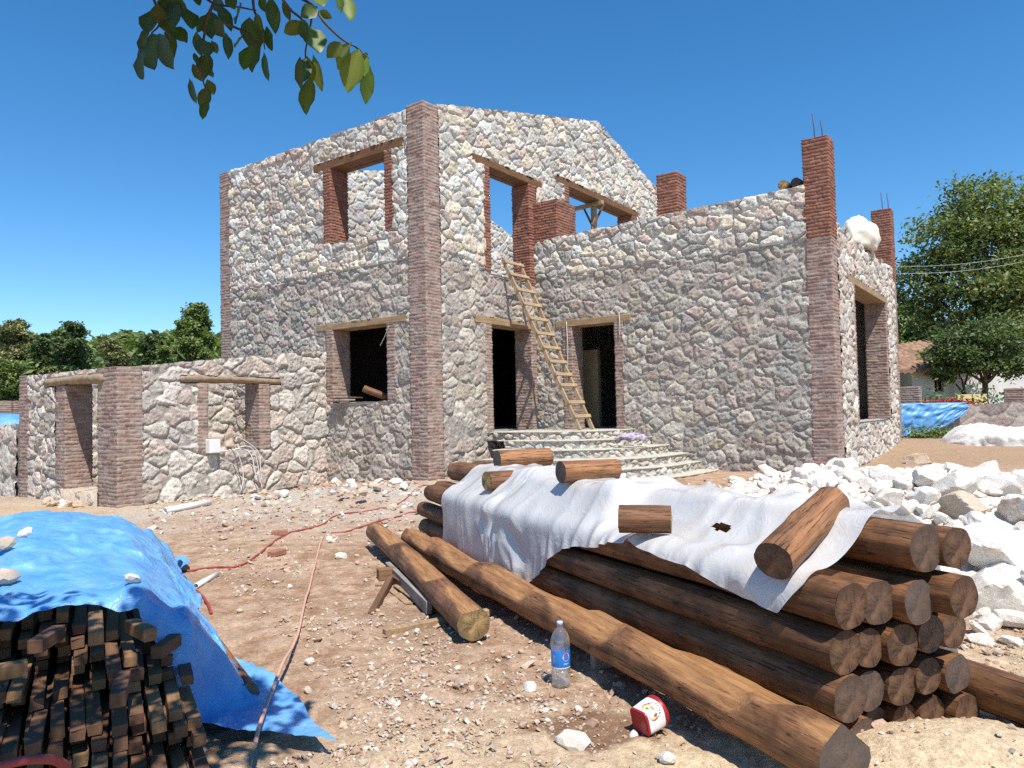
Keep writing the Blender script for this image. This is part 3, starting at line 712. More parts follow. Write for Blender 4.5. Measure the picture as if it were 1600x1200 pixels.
# curved entrance steps
stairs = sub('entrance_steps', house)
A_ = [1.95, 2.35, 2.75, 3.10, 3.40, 3.70]; B_ = [2.50, 2.90, 3.29, 3.71, 3.98, 4.33]; ZT = [1.07, 0.905, 0.74, 0.575, 0.41, 0.245]
for i in range(6):
    z1 = ZT[i]; z0 = (ZT[i + 1] if i < 5 else -0.15) - 0.03
    a, b = A_[i], B_[i]
    th = np.linspace(0, np.pi / 2, 170); ct, st = np.cos(th) ** (2 / 3.0), np.sin(th) ** (2 / 3.0)
    cu, cv = 3.79 - a * ct, -b * st - 0.0
    if i > 0: k = cv < -0.72; cu, cv = cu[k], cv[k]
    # even spacing along the curve
    dl = np.concatenate([[0], np.cumsum(np.hypot(np.diff(cu), np.diff(cv)))]); ll = np.linspace(0, dl[-1], int(dl[-1] / 0.022)); cu = np.interp(ll, dl, cu); cv = np.interp(ll, dl, cv)
    tu = np.gradient(cu); tv = np.gradient(cv); ln = np.hypot(tu, tv); nu, nv = tv / ln, -tu / ln
    if (nu * (cu - 3.8) + nv * cv).mean() < 0: nu, nv = -nu, -nv
    zz = np.linspace(z0, z1 - 0.026, 12)
    Lg, Zg = np.meshgrid(ll, zz, indexing='ij')
    h, c = stonework(40 + i, 0.125, None, palu=PAL_AN, pall=np.array([[.62, .57, .48], [.66, .60, .51], [.58, .52, .43], [.64, .52, .43], [.68, .64, .57]]), smear=0.35)(Lg, Zg + i)
    h = h * 1.1 - 0.026
    rows = [(cu[:, None] + nu[:, None] * h, cv[:, None] + nv[:, None] * h, Zg, c)]
    wob = 0.024 * pn(ll * 2.6, i * 1.7) + 0.014 * pn(ll * 9, i)
    for off, dz in ((0.018, -0.024), (0.026, -0.010), (0.020, 0.0)):                         # cement nosing
        rows.append(((cu + nu * (off + wob))[:, None], (cv + nv * (off + wob))[:, None], np.full((len(ll), 1), z1 + dz), np.tile(np.array([.60, .555, .45]), (len(ll), 1, 1))))
    for k in np.linspace(0.12, 1.0, 8):
        tu_ = cu + (3.79 - cu) * k; tv_ = cv + (np.maximum(cv, -0.02) - cv) * k if i == 0 else cv + (-0.72 - cv) * k * 0.9
        rows.append((tu_[:, None], tv_[:, None], (z1 + 0.01 * pn(tu_ * 4, tv_ * 4, i))[:, None], np.tile(np.array([.56, .525, .45]), (len(ll), 1, 1))))
    Ug = np.concatenate([r[0] for r in rows], 1); Vg = np.concatenate([r[1] for r in rows], 1); Zg = np.concatenate([r[2] for r in rows], 1); Cg = np.concatenate([r[3] for r in rows], 1)
    if i > 0:                                                     # closed left end
        Ug = np.vstack([Ug[:1] + 0.5, Ug]); Vg = np.vstack([Vg[:1] + 0.004, Vg]); Zg = np.vstack([Zg[:1], Zg]); Cg = np.concatenate([Cg[:1], Cg], 0)
    P = C0 + Ug[..., None] * U3 + Vg[..., None] * V3 + Zg[..., None] * Z3
    F = gridF(*Ug.shape)
    part('step', P, F[:, ::-1], M_STONE, stairs, Cg.reshape(-1, 3))

# ------------------------------------------------------------------ the low outbuilding joined to the house
annex = thing('stone_outbuilding', 'low roofless stone outbuilding with a brick corner pillar, one doorway and one window', 'outbuilding', B(-4.46, 2.97))
atop = lambda s: 2.92 + 0.121 * np.asarray(s)
stone_wall('wall', annex, U3, -V3, B(0, 2.97), -4.40, -0.01, -0.3, 3.0, stonework(51, 0.28, None, palu=PAL_AN, pall=PAL_AN, lo=0.044, smear=0.15), [(-2.83, -1.71, 0.84, 2.20)], atop, ds=0.0165, rel_holes=[(-3.03, -1.47, 0.86, 2.13), (-3.37, -1.21, 2.13, 2.29)], rs=(-4.07, -0.01))
stone_wall('wall', annex, V3, -U3, B(-4.46, 0), 3.0, 6.88, -0.3, 2.5, stonework(54, 0.24, None, palu=PAL_AN, pall=PAL_AN, lo=0.044, smear=0.1), [(3.62, 4.89, 0.25, 2.20)], lambda s: 2.40 + 0 * np.asarray(s), ds=0.0165, rel_holes=[(3.0, 5.26, 0.26, 2.15), (3.40, 5.68, 2.13, 2.33), (3.0, 3.62, -0.4, 2.6)], rs=(3.62, 6.46))
stone_wall('wall', annex, U3, -V3, B(0, 6.45), -4.02, -0.01, -0.3, 3.0, stonework(57, 0.27, None, palu=PAL_AN, pall=PAL_AN, lo=0.044, smear=0.1), [], atop, ds=0.026, rs=(-4.0, -0.01))
brick_block('brick_pillar', annex, -4.48, -4.05, 2.95, 3.62, -0.3, 2.40, 'old', 61)
brick_block('brick_pillar', annex, -4.48, -4.05, 6.45, 6.90, -0.3, 2.41, 'old', 62)
def round_lintel(parent, p, q, r, mat):
    n = 26; s = np.linspace(0, 1, n); P = np.asarray(p)[None] + (np.asarray(q) - np.asarray(p))[None] * s[:, None] + 0.02 * np.stack([0 * s, 0 * s, np.sin(s * 4)], 1)
    V_, F_ = tube(P, r * (1 + 0.1 * np.sin(s * 7) + 0.06 * np.sin(s * 19)), 14)
    V_ = V_ + 0.008 * pn(V_[:, 0] * 9, V_[:, 1] * 9, V_[:, 2] * 9)[:, None]
    part('lintel', V_, F_, mat, parent)
dg = sub('doorway', annex)
brick_block('jamb', dg, -4.48, -4.01, 4.89, 5.26, 0.22, 2.15, 'old', 63)
M_DRIFT = simple('drift_log', (0.40, 0.29, 0.19), 0.85, 0.2, 0.25, 10, 0.5)
round_lintel(dg, B(-4.46, 3.44, 2.21), B(-4.46, 5.66, 2.24), 0.082, M_DRIFT); round_lintel(dg, B(-4.20, 3.44, 2.23), B(-4.20, 5.6, 2.24), 0.09, M_DRIFT)
sv = np.linspace(3.6, 5.0, 30); su = np.linspace(-4.56, -4.0, 12); SU, SV = np.meshgrid(su, sv, indexing='ij'); SZ = 0.25 + 0.015 * fbm(SU * 7, SV * 7, 2, 3); SZ[0] = -0.2; SU[0] = SU[1]
P = C0 + SU[..., None] * U3 + SV[..., None] * V3 + SZ[..., None] * Z3; 
part('sill', P, gridF(12, 30), M_ROCK2, dg)
wg = sub('window_opening', annex)
brick_block('jamb', wg, -3.03, -2.83, 2.95, 3.42, 0.86, 2.15, 'old', 64); brick_block('jamb', wg, -1.71, -1.47, 2.95, 3.42, 0.86, 2.15, 'old', 65)
round_lintel(wg, B(-3.36, 2.98, 2.22), B(-1.22, 2.98, 2.215), 0.062, M_DRIFT); round_lintel(wg, B(-3.3, 3.2, 2.23), B(-1.3, 3.2, 2.23), 0.09, M_DRIFT)
# garden wall running on from the outbuilding
gw = thing('stone_wall', 'waist-high rubble wall running off to the left from the outbuilding', 'wall', B(-4.46, 7.0))
stone_wall('masonry', gw, V3, -U3, B(-4.50, 0), 6.92, 16.0, -0.4, 1.6, stonework(71, 0.34, None, palu=PAL_AN, pall=PAL_AN, lo=0.044, smear=0.15), [], lambda s: 1.44 + 0.03 * np.sin(np.asarray(s) * 3), ds=0.025, knots=list(np.linspace(7, 16, 30)))
# ------------------------------------------------------------------ logs
def log_mesh(L, r0, r1, seed, cuts=0, squash=1.0, n=26, m=None, bend=0.01, flat=0.0):
    """log along local x from 0 to L; 'End' marks end grain, 'Cut' marks hewn faces"""
    m = m or max(8, int(L / 0.06))
    xs = np.linspace(0, L, m); a = np.linspace(0, 2 * np.pi, n, endpoint=False)
    X, A = np.meshgrid(xs, a, indexing='ij')
    rad = r0 + (r1 - r0) * X / L
    ca, sa = np.cos(A), np.sin(A)
    k = rad * (1 + 0.075 * pn(ca * 1.3 + seed, sa * 1.3, X * 0.9) + 0.045 * pn(ca * 3, sa * 3 + seed, X * 2.6) + 0.012 * pn(ca * 9, sa * 9 + seed, X * 4) + 0.10 * np.exp(-((X - L * ((seed * 0.37) % 1)) / 0.05) ** 2 - ((A - (seed * 1.7) % 6.28) / 0.35) ** 2) + 0.09 * np.exp(-((X - L * ((seed * 0.61 + .3) % 1)) / 0.05) ** 2 - ((A - (seed * 2.9) % 6.28) / 0.35) ** 2))
    Y = k * ca; Zc = k * sa * squash; cut = np.zeros_like(X)
    if flat:                                                     # roughly sawn upper and lower sides
        lim = flat * rad; Zc = np.where(Zc > lim, lim + 0.25 * (Zc - lim), Zc); Zc = np.where(Zc < -lim, -lim + 0.25 * (Zc + lim), Zc)
    if cuts:                                                      # axe-hewn flats that come and go along the top
        for q in range(cuts):
            th = [0.15, -0.35, 0.95, -0.9][q % 4]; nn = (math.sin(th), math.cos(th))
            d = Y * nn[0] + Zc * nn[1]
            saw = (X * (0.62 + 0.17 * q) + 0.37 * q + seed * 0.31) % 1.0
            tri = np.where(saw < 0.12, 1 - saw / 0.12, ((saw - 0.12) / 0.88) ** 1.6)
            lim = rad * (0.66 + 0.42 * tri + 0.06 * pn(X * 3, q + seed))
            ov = np.maximum(d - lim, 0); Y = Y - ov * nn[0]; Zc = Zc - ov * nn[1]; cut = np.maximum(cut, sm(0.0, 0.008, ov))
    Y = Y + bend * np.sin(X * 1.3 + seed); Zc = Zc + bend * np.cos(X * 0.9 + seed * 2)
    V = [np.stack([X, Y, Zc], -1).reshape(-1, 3)]; F = gridF(m, n, True)[:, ::-1].tolist(); nv = m * n
    end = [np.zeros(nv)]; cu = [cut.ravel()]
    for e, row in ((0, 0), (1, m - 1)):
        ring = V[0][row * n:(row + 1) * n]; cen = ring.mean(0); prev = None
        for j, f in enumerate((1.0, 0.93, 0.6, 0.25)):
            rr = cen + (ring - cen) * f; rr[:, 0] += (1 if e else -1) * (0.006 * (1 - f)) + 0.004 * pn(rr[:, 1] * 30, rr[:, 2] * 30, seed + e)
            V.append(rr); end.append(np.ones(n)); cu.append(np.zeros(n))
            if prev is not None:
                for i in range(n):
                    q = [prev + i, prev + (i + 1) % n, nv + (i + 1) % n, nv + i]; F.append(q if e else q[::-1])
            prev = nv; nv += n
        V.append(cen[None] + np.array([[0.006 if e else -0.006, 0, 0]])); end.append(np.ones(1)); cu.append(np.zeros(1))
        for i in range(n):
            q = [prev + i, prev + (i + 1) % n, nv]; F.append(q if e else q[::-1])
        nv += 1
    V = np.concatenate(V)
    me = nmesh('log', V, F, None)
    for nm, arr in (('End', np.concatenate(end)), ('Cut', np.concatenate(cu))):
        at_ = me.attributes.new(nm, 'FLOAT', 'POINT'); at_.data.foreach_set('value', arr.astype(np.float32))
    return me
def put_log(me, mat, p, q, label, group=None, roll=0.0, name='log', cat='log'):
    p = np.asarray(p, float); d = np.asarray(q, float) - p; d /= np.linalg.norm(d)
    y = np.cross([0, 0, 1.0], d); y /= np.linalg.norm(y); z = np.cross(d, y)
    if not me.materials: me.materials.append(mat)
    o = link(name, me); c, s = math.cos(roll), math.sin(roll); y2 = y * c + z * s; z2 = z * c - y * s
    Rm = np.stack([d, y2, z2], 1)
    o.matrix_world = Matrix.Translation(Vector(p)) @ Matrix([list(r) for r in Rm]).to_4x4()
    return tag(o, label, cat, group)
PA = np.array([-0.43, 0.903, 0.0]); PA /= np.linalg.norm(PA); PP = np.array([PA[1], -PA[0], 0.0])   # along and across the stack
P0 = np.array([1.375, 3.10, 0.0])
def pile(s, t, z): return P0 + PA * s + PP * t + Z3 * z
ORD = ['leftmost', 'second from the left', 'third from the left', 'fourth from the left', 'rightmost']
ROW = ['half buried bottom row', 'second row from the bottom', 'middle row', 'second row from the top', 'top row']
LOGC = []                                                        # (t, z, r, s0, s1) for the sheet to lie on
rg = random.Random(5)
rows = [  # (z, [t of each log], radius, [setback of near end])
    (0.075, [0.10, 0.30, 0.44, 0.58, 0.74], 0.090, [0.02, 0.12, 0.08, 0.05, 0.0]),
    (0.265, [0.00, 0.172, 0.345, 0.52, 0.70], 0.096, [0.00, 0.05, 0.03, 0.02, 0.0]),
    (0.455, [-0.005, 0.17, 0.345, 0.52, 0.70], 0.096, [0.01, 0.03, 0.00, 0.0, 0.02]),
    (0.650, [0.005, 0.185, 0.36, 0.535], 0.104, [-0.02, 0.00, -0.06, -0.15]),
    (0.858, [0.40, 0.585], 0.105, [-0.08, -0.10]),
]
for ri, (z, ts, r, sb) in enumerate(rows):
    for ci, t in enumerate(ts):
        rr = r * (0.88 + 0.13 * rg.random()); L = 5.15 + 0.35 * rg.random()
        s0 = sb[ci]
        me = log_mesh(L, rr, rr * (0.86 + 0.12 * rg.random()), 3.1 * ri + ci, 0, 1.0, flat=0.86 + 0.12 * rg.random(), bend=0.012)
        last = ci == len(ts) - 1
        nm = 'rightmost' if last else ORD[ci]
        if ri == 4: nm = ['left', 'right'][ci]
        lab = f'brown log, {nm} in the {ROW[ri]} of the stack' if ri < 4 else f'brown log, the {nm} one of two on top of the stack near end'
        put_log(me, M_LOG, pile(s0, t, z), pile(s0 + L, t + 0.02 * (rg.random() - .5), z + 0.01), lab, 'logs in the long stack', roll=(rg.random() - .5) * 0.5)
        LOGC.append((t, z, rr, s0, s0 + L))
for k, (t, z, s0, s1) in enumerate([(0.27, 0.855, 3.3, 5.25), (0.19, 0.855, 1.9, 3.12)]):
    me = log_mesh(s1 - s0, 0.10, 0.098, 40 + k, flat=0.95)
    put_log(me, M_LOG, pile(s0, t, z), pile(s1, t, z), ['brown log poking out from under the white sheet at the far end', 'brown log hidden for the most part by the white sheet'][k], 'logs in the long stack')
    LOGC.append((t, z, 0.10, s0, s1))
# two hewn beams lying free in front of the stack, and the log at the right edge
me = log_mesh(5.5, 0.128, 0.120, 3, cuts=4, n=40, m=160, bend=0.012)
put_log(me, M_LOG, (1.17, 2.70, 0.215), (-1.08, 7.72, 0.215), 'longest hewn log with wavy axe-cut top, lying in front of the log stack', 'logs lying free on the ground', roll=0.35)
me = log_mesh(3.95, 0.108, 0.104, 8, cuts=1, n=36, m=110)
put_log(me, M_LOG2, (-0.27, 4.78, 0.15), (-1.55, 8.35, 0.15), 'shorter round log with pale yellow end, lying left of the hewn log', 'logs lying free on the ground')
me = log_mesh(2.2, 0.10, 0.105, 17, cuts=0, flat=0.93)
put_log(me, M_LOG, (2.66, 2.35, 0.16), (2.10, 3.75, 0.16), 'brown log on the sand, coming out behind the near end of the stack', 'logs lying free on the ground')
# spacers under the free logs
def block(name, p, d, L, W, H, mat, label, cat, group=None, tilt=0.0, bev=0.004, col=None):
    """plank or block: middle of its underside p, direction d in plan"""
    d = np.array([d[0], d[1], 0.0]); d /= np.linalg.norm(d); y = np.cross(Z3, d)
    V, F = bev_box(*box((-L / 2, -W / 2, 0), (L, 0, 0), (0, W, 0), (0, 0, H)), bev)
    V = V + 0.006 * min(1, W / 0.05) * np.stack([pn(V[:, 0] * 3 + p[0] * 7, V[:, 1] * 3, i * 5.0) for i in range(3)], 1) * 0.5
    o = link(name, nmesh(name, V, F, mat, None, False))
    ct, s_ = math.cos(tilt), math.sin(tilt); dx = d * ct + Z3 * s_; dz = np.cross(dx, y)
    o.matrix_world = Matrix.Translation(Vector(p)) @ Matrix([list(r) for r in np.stack([dx, y, dz], 1)]).to_4x4()
    return tag(o, label, cat, group)
def on_ground(px, py, dz=0.0, z=0.0):
    p = at(px, py, z)
    for _ in range(4): p = at(px, py, float(gz(p[0], p[1])) + dz)
    return p
q = on_ground(944, 1042); block('spacer_block', q + Z3 * -0.01, PP, 0.16, 0.05, 0.10, M_PLANK, 'timber block propping up the middle of the longest hewn log', 'block')
q = at(650, 862, 0.0); block('spacer_block', (-0.93, 7.3, 0.0), PP, 0.5, 0.08, 0.09, M_BATTEN2, 'timber block under the far end of the longest hewn log', 'block')
# scraps of timber beside the shorter log
a = on_ground(604, 905); block('timber_offcut', a, (0.9, 0.4), 0.16, 0.10, 0.10, M_BATTEN2, 'small square timber block beside the gray plank', 'offcut')
p1, p2 = on_ground(618, 893), on_ground(686, 960); block('plank', (p1 + p2) / 2 + np.array([-0.07, -0.02, 0.0]), p2 - p1, np.linalg.norm(p2 - p1), 0.045, 0.10, M_PLANK, 'weathered gray plank standing on edge beside the shorter round log', 'plank')
p1, p2 = on_ground(612, 908), on_ground(640, 925); block('timber_offcut', (p1 + p2) / 2, p2 - p1, np.linalg.norm(p2 - p1), 0.07, 0.07, M_BATTEN, 'short brown offcut lying against the gray plank', 'offcut')
p1, p2 = on_ground(580, 958), on_ground(610, 915); block('timber_offcut', (p1 + p2) / 2, p2 - p1, np.linalg.norm(p2 - p1), 0.05, 0.05, M_BATTEN, 'thin brown stick pointing away from the gray plank', 'offcut', tilt=0.05)
for k, (a_, b_) in enumerate((((612, 925), (638, 945)), ((618, 918), (645, 937)), ((625, 915), (650, 938)))):
    p1, p2 = on_ground(*a_), on_ground(*b_); block('lath', (p1 + p2) / 2 + Z3 * 0.012 * k, p2 - p1, np.linalg.norm(p2 - p1), 0.05, 0.016, M_LINTEL, 'short pale lath in the little heap by the gray plank', 'lath', 'pale laths by the gray plank')
p1, p2 = on_ground(600, 992), on_ground(765, 962); block('lath', (p1 + p2) / 2, p2 - p1, np.linalg.norm(p2 - p1), 0.06, 0.045, M_LINTEL, 'long pale batten lying under the near end of the shorter log', 'batten')

# ------------------------------------------------------------------ cloth
def cloth_sim(P, stretch, collide, steps=160, iters=5, drag=0.96, diag=0.7, bend=0.12, friction=0.6, wind=None):
    n, m, _ = P.shape; Q0 = P.copy()
    def rest(d0, d1): return np.linalg.norm(Q0[d1] - Q0[d0], axis=-1) * stretch
    S = np.s_
    cons = []
    for par in (0, 1):
        a = min((n - par) // 2, (n - par) // 2); A = S[par:par + 2 * a:2, :]; Bq = S[par + 1:par + 1 + 2 * a:2, :]; cons.append((A, Bq, rest(A, Bq), 1.0))
        b = (m - par) // 2; A = S[:, par:par + 2 * b:2]; Bq = S[:, par + 1:par + 1 + 2 * b:2]; cons.append((A, Bq, rest(A, Bq), 1.0))
        a = (n - par) // 2
        A = S[par:par + 2 * a:2, :-1]; Bq = S[par + 1:par + 1 + 2 * a:2, 1:]; cons.append((A, Bq, rest(A, Bq), diag))
        A = S[par:par + 2 * a:2, 1:]; Bq = S[par + 1:par + 1 + 2 * a:2, :-1]; cons.append((A, Bq, rest(A, Bq), diag))
    for par in range(4):
        a = len(range(par, n - 2, 4)); 
        if a: cons.append((S[par:par + 4 * a:4, :][:1] if False else (slice(par, par + 4 * (a - 1) + 1, 4), slice(None)), (slice(par + 2, par + 2 + 4 * (a - 1) + 1, 4), slice(None)), None, bend))
        b = len(range(par, m - 2, 4))
        if b: cons.append(((slice(None), slice(par, par + 4 * (b - 1) + 1, 4)), (slice(None), slice(par + 2, par + 2 + 4 * (b - 1) + 1, 4)), None, bend))
    cons = [(A, Bq, (rest(A, Bq) if r is None else r), k) for A, Bq, r, k in cons]
    Vv = np.zeros_like(P); dt = 1 / 50
    for st in range(steps):
        old = P.copy(); Vv[..., 2] -= 9.8 * dt; Vv *= drag; P = P + Vv * dt
        for it in range(iters):
            for A, Bq, r, k in cons:
                d = P[Bq] - P[A]; l = np.linalg.norm(d, axis=-1) + 1e-9
                c = d * ((l - r) / l * 0.5 * k)[..., None]
                P[A] += c; P[Bq] -= c
            if it % 2 == 1 or it == iters - 1:
                P, hit = collide(P)
        Vv = (P - old) / dt
        Vv[hit] *= (1 - friction)
    return P
def smooth_grid(P, k=1, w=0.25):
    for _ in range(k):
        Q = P.copy(); Q[1:-1] += w * (P[:-2] + P[2:] - 2 * P[1:-1]); Q[:, 1:-1] += w * (P[:, :-2] + P[:, 2:] - 2 * P[:, 1:-1]); P = Q
    return P
def refine(P):
    n, m, _ = P.shape; Q = np.zeros((2 * n - 1, m, 3)); Q[::2] = P; Q[1::2] = (P[:-1] + P[1:]) / 2
    Q2 = np.zeros((2 * n - 1, 2 * m - 1, 3)); Q2[:, ::2] = Q; Q2[:, 1::2] = (Q[:, :-1] + Q[:, 1:]) / 2
    return Q2

# milky plastic sheet over the log stack (built in stack coordinates s, t, z)
def drape_poly():
    n, m = 150, 74
    s = np.linspace(0.03, 4.72, n)
    hang = np.interp(s, [0.0, 0.13, 0.45, 0.9, 1.5, 2.0, 2.35, 2.8, 3.3, 3.9, 4.6, 5.0], [0.14, 0.36, 0.31, 0.25, 0.235, 0.255, 0.31, 0.50, 0.70, 0.70, 0.64, 0.52])
    hang = hang + 0.03 * pn(s * 2.5, 0.7)
    f = np.linspace(0, 1, m)
    t0 = -hang; t1 = np.full(n, 1.35)
    T = t0[:, None] + (t1 - t0)[:, None] * f[None, :]; Sg = np.tile(s[:, None], (1, m))
    # the near edge runs slantwise: further back on the right
    Sg = Sg + 0.05 * np.cos(f * 5)[None, :] * np.exp(-((Sg - 0.05) / 0.5)) + 0.03 * pn(T * 4, 0.3) * np.exp(-((Sg - 0.16) / 0.3)) 
    Zg = 1.10 + 0.10 * pn(Sg * 1.9 + 0.8 * T, T * 1.6, 5) + 0.04 * pn(Sg * 4.5 - T, T * 3, 1)
    P = np.stack([Sg, T, Zg], -1)
    ztop = 0.756
    def col(P):
        hit = np.zeros(P.shape[:2], bool); z = P[..., 2]; t = P[..., 1]; s_ = P[..., 0]
        for (tc, zc, r, a, b) in LOGC:
            dt_ = t - tc; dz = z - zc; r2 = r + 0.026; d = np.hypot(dt_, dz)
            k = (d < r2) & (s_ > a - 0.01) & (s_ < b + 0.02)
            if k.any():
                f_ = (r2 / np.maximum(d, 1e-4) - 1)[k]; z[k] += dz[k] * f_; t[k] += dt_[k] * f_; hit |= k
        # never inside the body of the stack
        k = (t > -0.10) & (t < 0.62) & (z < 0.60) & (z > 0.0) & (s_ < 5.3)
        dl = t + 0.115; dr = 0.76 - t
        kl = k & (dl < dr); t[kl] = -0.115; kr = k & ~kl; t[kr] = 0.76; hit |= k
        k = z < 0.035; z[k] = 0.035; hit |= k
        return np.stack([s_, t, z], -1), hit
    st = 1.0
    P = cloth_sim(P, 1.035, col, steps=120, iters=6, bend=0.12, friction=0.85)
    P = refine(smooth_grid(P, 1, 0.12)); P = smooth_grid(P, 1, 0.2)
    a, b = P[..., 0], P[..., 1] - 0.55 * P[..., 2]                 # crumples of thin film: broad facets parted by sharp ridges
    w1 = a + 0.25 * pn(a * 2, b * 2, 1); w2 = b + 0.25 * pn(a * 2, b * 2, 5)
    f1 = np.abs(pn(w1 * 1.5 + 0.7 * w2, w2 * 1.9 - 0.6 * w1, 3)); f2 = np.abs(pn(w1 * 3.6 - 1.6 * w2, w2 * 3.4 + 1.4 * w1, 6)); f3 = np.abs(pn(w1 * 8.0 + 3 * w2, w2 * 7.0 - 4 * w1, 8))
    am = sm(-0.5, 0.4, pn(a * 1.2, b * 1.2, 9))
    dz = (0.115 * (0.35 - f1) + 0.06 * (0.35 - f2)) * (0.35 + am) + 0.004 * (0.3 - f3) * am
    side = sm(0.02, -0.10, P[..., 1])
    P[..., 2] += np.maximum(dz, -0.012) * (1 - 0.8 * side); P[..., 1] -= dz * 0.9 * side
    return P
PS = drape_poly()
n, m, _ = PS.shape
# ragged edge and a torn hole
F = gridF(n, m).reshape(n - 1, m - 1, 4); keep = np.ones((n - 1, m - 1), bool)
ii = np.arange(n - 1)[:, None]; jj = np.arange(m - 1)[None, :]
keep &= ~(np.hypot((PS[:-1, :-1, 0] - 0.95) / 0.07, (PS[:-1, :-1, 1] - 0.17) / 0.028) + 0.35 * pn(ii * 0.5, jj * 0.5, 1) < 1)
W = P0 + PS[..., 0:1] * PA + PS[..., 1:2] * PP + PS[..., 2:3] * Z3
solo('plastic_sheet', W, F[keep][:, ::-1] if True else F[keep], M_POLY, 'milky white plastic sheet draped in folds over the log stack', 'plastic sheet', base=P0)
def sheet_z(x, y):
    d = np.hypot(W[..., 0] - x, W[..., 1] - y); k = d < 0.09
    return float(W[..., 2][k].max()) if k.any() else float(W[..., 2].ravel()[d.argmin()])
# short logs on the sheet, each placed along the line between two points in plan
def cut_log(p, q, r, seed, label, lift=0.0, mat=None, z0=None, z1=None):
    p = np.array([p[0], p[1], (sheet_z(*p[:2]) + r * 0.93 + lift) if z0 is None else z0]); q = np.array([q[0], q[1], (sheet_z(*q[:2]) + r * 0.93 + lift) if z1 is None else z1])
    put_log(log_mesh(float(np.linalg.norm(q - p)), r, r * 0.97, seed, n=30, flat=0.97, cuts=0, bend=0.0), mat or M_LOG2, p, q, label, 'short logs weighing down the plastic sheet', name='cut_log')
def lay_log(px, py, z, ang, L, r, seed, label, tilt=0.0):
    """short log resting on the sheet, its middle at height z, axis at ang degrees from the picture's right"""
    p = at(px, py, z); d = np.array([math.cos(R(ang)), math.sin(R(ang)), 0.0])
    d = d * math.cos(R(tilt)) + Z3 * math.sin(R(tilt))
    put_log(log_mesh(L, r, r * 0.97, seed, n=30, flat=0.97, bend=0.0), M_LOG if seed in (61, 63, 64) else M_LOG2, p - d * L / 2, p + d * L / 2, label, 'short logs weighing down the plastic sheet', name='cut_log')
lay_log(1257, 828, 0.915, 44, 0.66, 0.088, 61, 'largest short log on the white sheet, propped up near the stack end', tilt=17)
lay_log(1008, 811, 0.87, -14, 0.29, 0.082, 62, 'small pale-ended short log lying alone on the middle of the sheet')
lay_log(920, 735, 1.05, 24, 0.47, 0.082, 63, 'short log on the back of the sheet, right of the other three')
lay_log(818, 716, 1.05, 26, 0.56, 0.090, 64, 'short log lying highest on the far end of the stack')
lay_log(783, 750, 0.90, 32, 0.29, 0.085, 65, 'shortest log stub on the far end of the white sheet')

# ------------------------------------------------------------------ stack of battens under the blue tarp
BA = np.array([-0.494, 0.870, 0.0]); BA /= np.linalg.norm(BA); BP = np.array([BA[1], -BA[0], 0.0])
Q0 = np.array([-1.42, 3.36, 0.0])
def stack(s, t, z): return Q0 + BA * s + BP * t + Z3 * z
rb = random.Random(21)
bmesh_ = []
for k in range(10):
    L = 3.2; wq, hq = (0.056, 0.044) if k % 3 else (0.050, 0.050)
    V, F = box((0, -wq / 2, 0), (L, 0, 0), (0, wq, 0), (0, 0, hq))
    xs = np.linspace(0, L, 10); V = []; 
    for i, x in enumerate(xs):
        wv = 0.006 * math.sin(x * 1.1 + k)
        e = 0.003
        V += [(x, -wq / 2 + wv, e), (x, -wq / 2 + e + wv, 0), (x, wq / 2 - e + wv, 0), (x, wq / 2 + wv, e), (x, wq / 2 + wv, hq - e), (x, wq / 2 - e + wv, hq), (x, -wq / 2 + e + wv, hq), (x, -wq / 2 + wv, hq - e)]
    F = [list(f[::-1]) for f in gridF(10, 8, True)]
    F = [f[::-1] for f in F] + [list(range(8))[::-1], [72 + i for i in range(8)]]
    V = np.array(V) + 0.0015 * _rs.normal(size=(80, 3)); 
    bmesh_.append(nmesh('batten', V, F, M_BATTEN if k % 4 else M_BATTEN2, None, False))
DIRS = {0: 'bottom', 1: 'second', 2: 'third'}
TOPS = {}
nb = 0
prof_ = {}
for g_ in range(12):                                             # neighbouring battens end in shared steps, with long tops in view
    r1, r2, r3 = rb.choice([1, 2, 3]), rb.choice([4, 5]), rb.choice([6, 7, 8])
    prof_[g_] = [-0.40 + 0.012 * r + (r >= r1) * rb.uniform(.10, .30) + (r >= r2) * rb.uniform(.22, .42) + (r >= r3) * rb.uniform(.18, .34) for r in range(11)]
for row in range(11):
    z = 0.012 + row * 0.052
    ncol = 21
    for c in range(ncol):
        t = -0.045 - c * 0.074 + rb.uniform(-0.012, 0.012)
        s = min(0.62, prof_[(c + row // 5) // 2 % 12][row]) + rb.choice([-0.08, 0, 0, 0.05, 0.12]) + rb.uniform(-0.03, 0.05)
        if row >= 7 and c < 2 + (row - 7) * 1.5: continue
        if row == 10 and rb.random() < 0.35: continue
        if rb.random() < 0.04: continue
        o = link('batten', rb.choice(bmesh_))
        p = stack(s, t, z); yaw = math.atan2(BA[1], BA[0]) + rb.uniform(-0.035, 0.035); pit = rb.uniform(-0.006, 0.010)
        roll = rb.uniform(-0.08, 0.08)
        o.matrix_world = Matrix.Translation(Vector(p)) @ Matrix.Rotation(yaw, 4, 'Z') @ Matrix.Rotation(-pit, 4, 'Y') @ Matrix.Rotation(roll, 4, 'X')
        tag(o, 'square weathered timber batten stacked with many alike under the blue tarp', 'batten', 'battens stacked under the blue tarp'); nb += 1
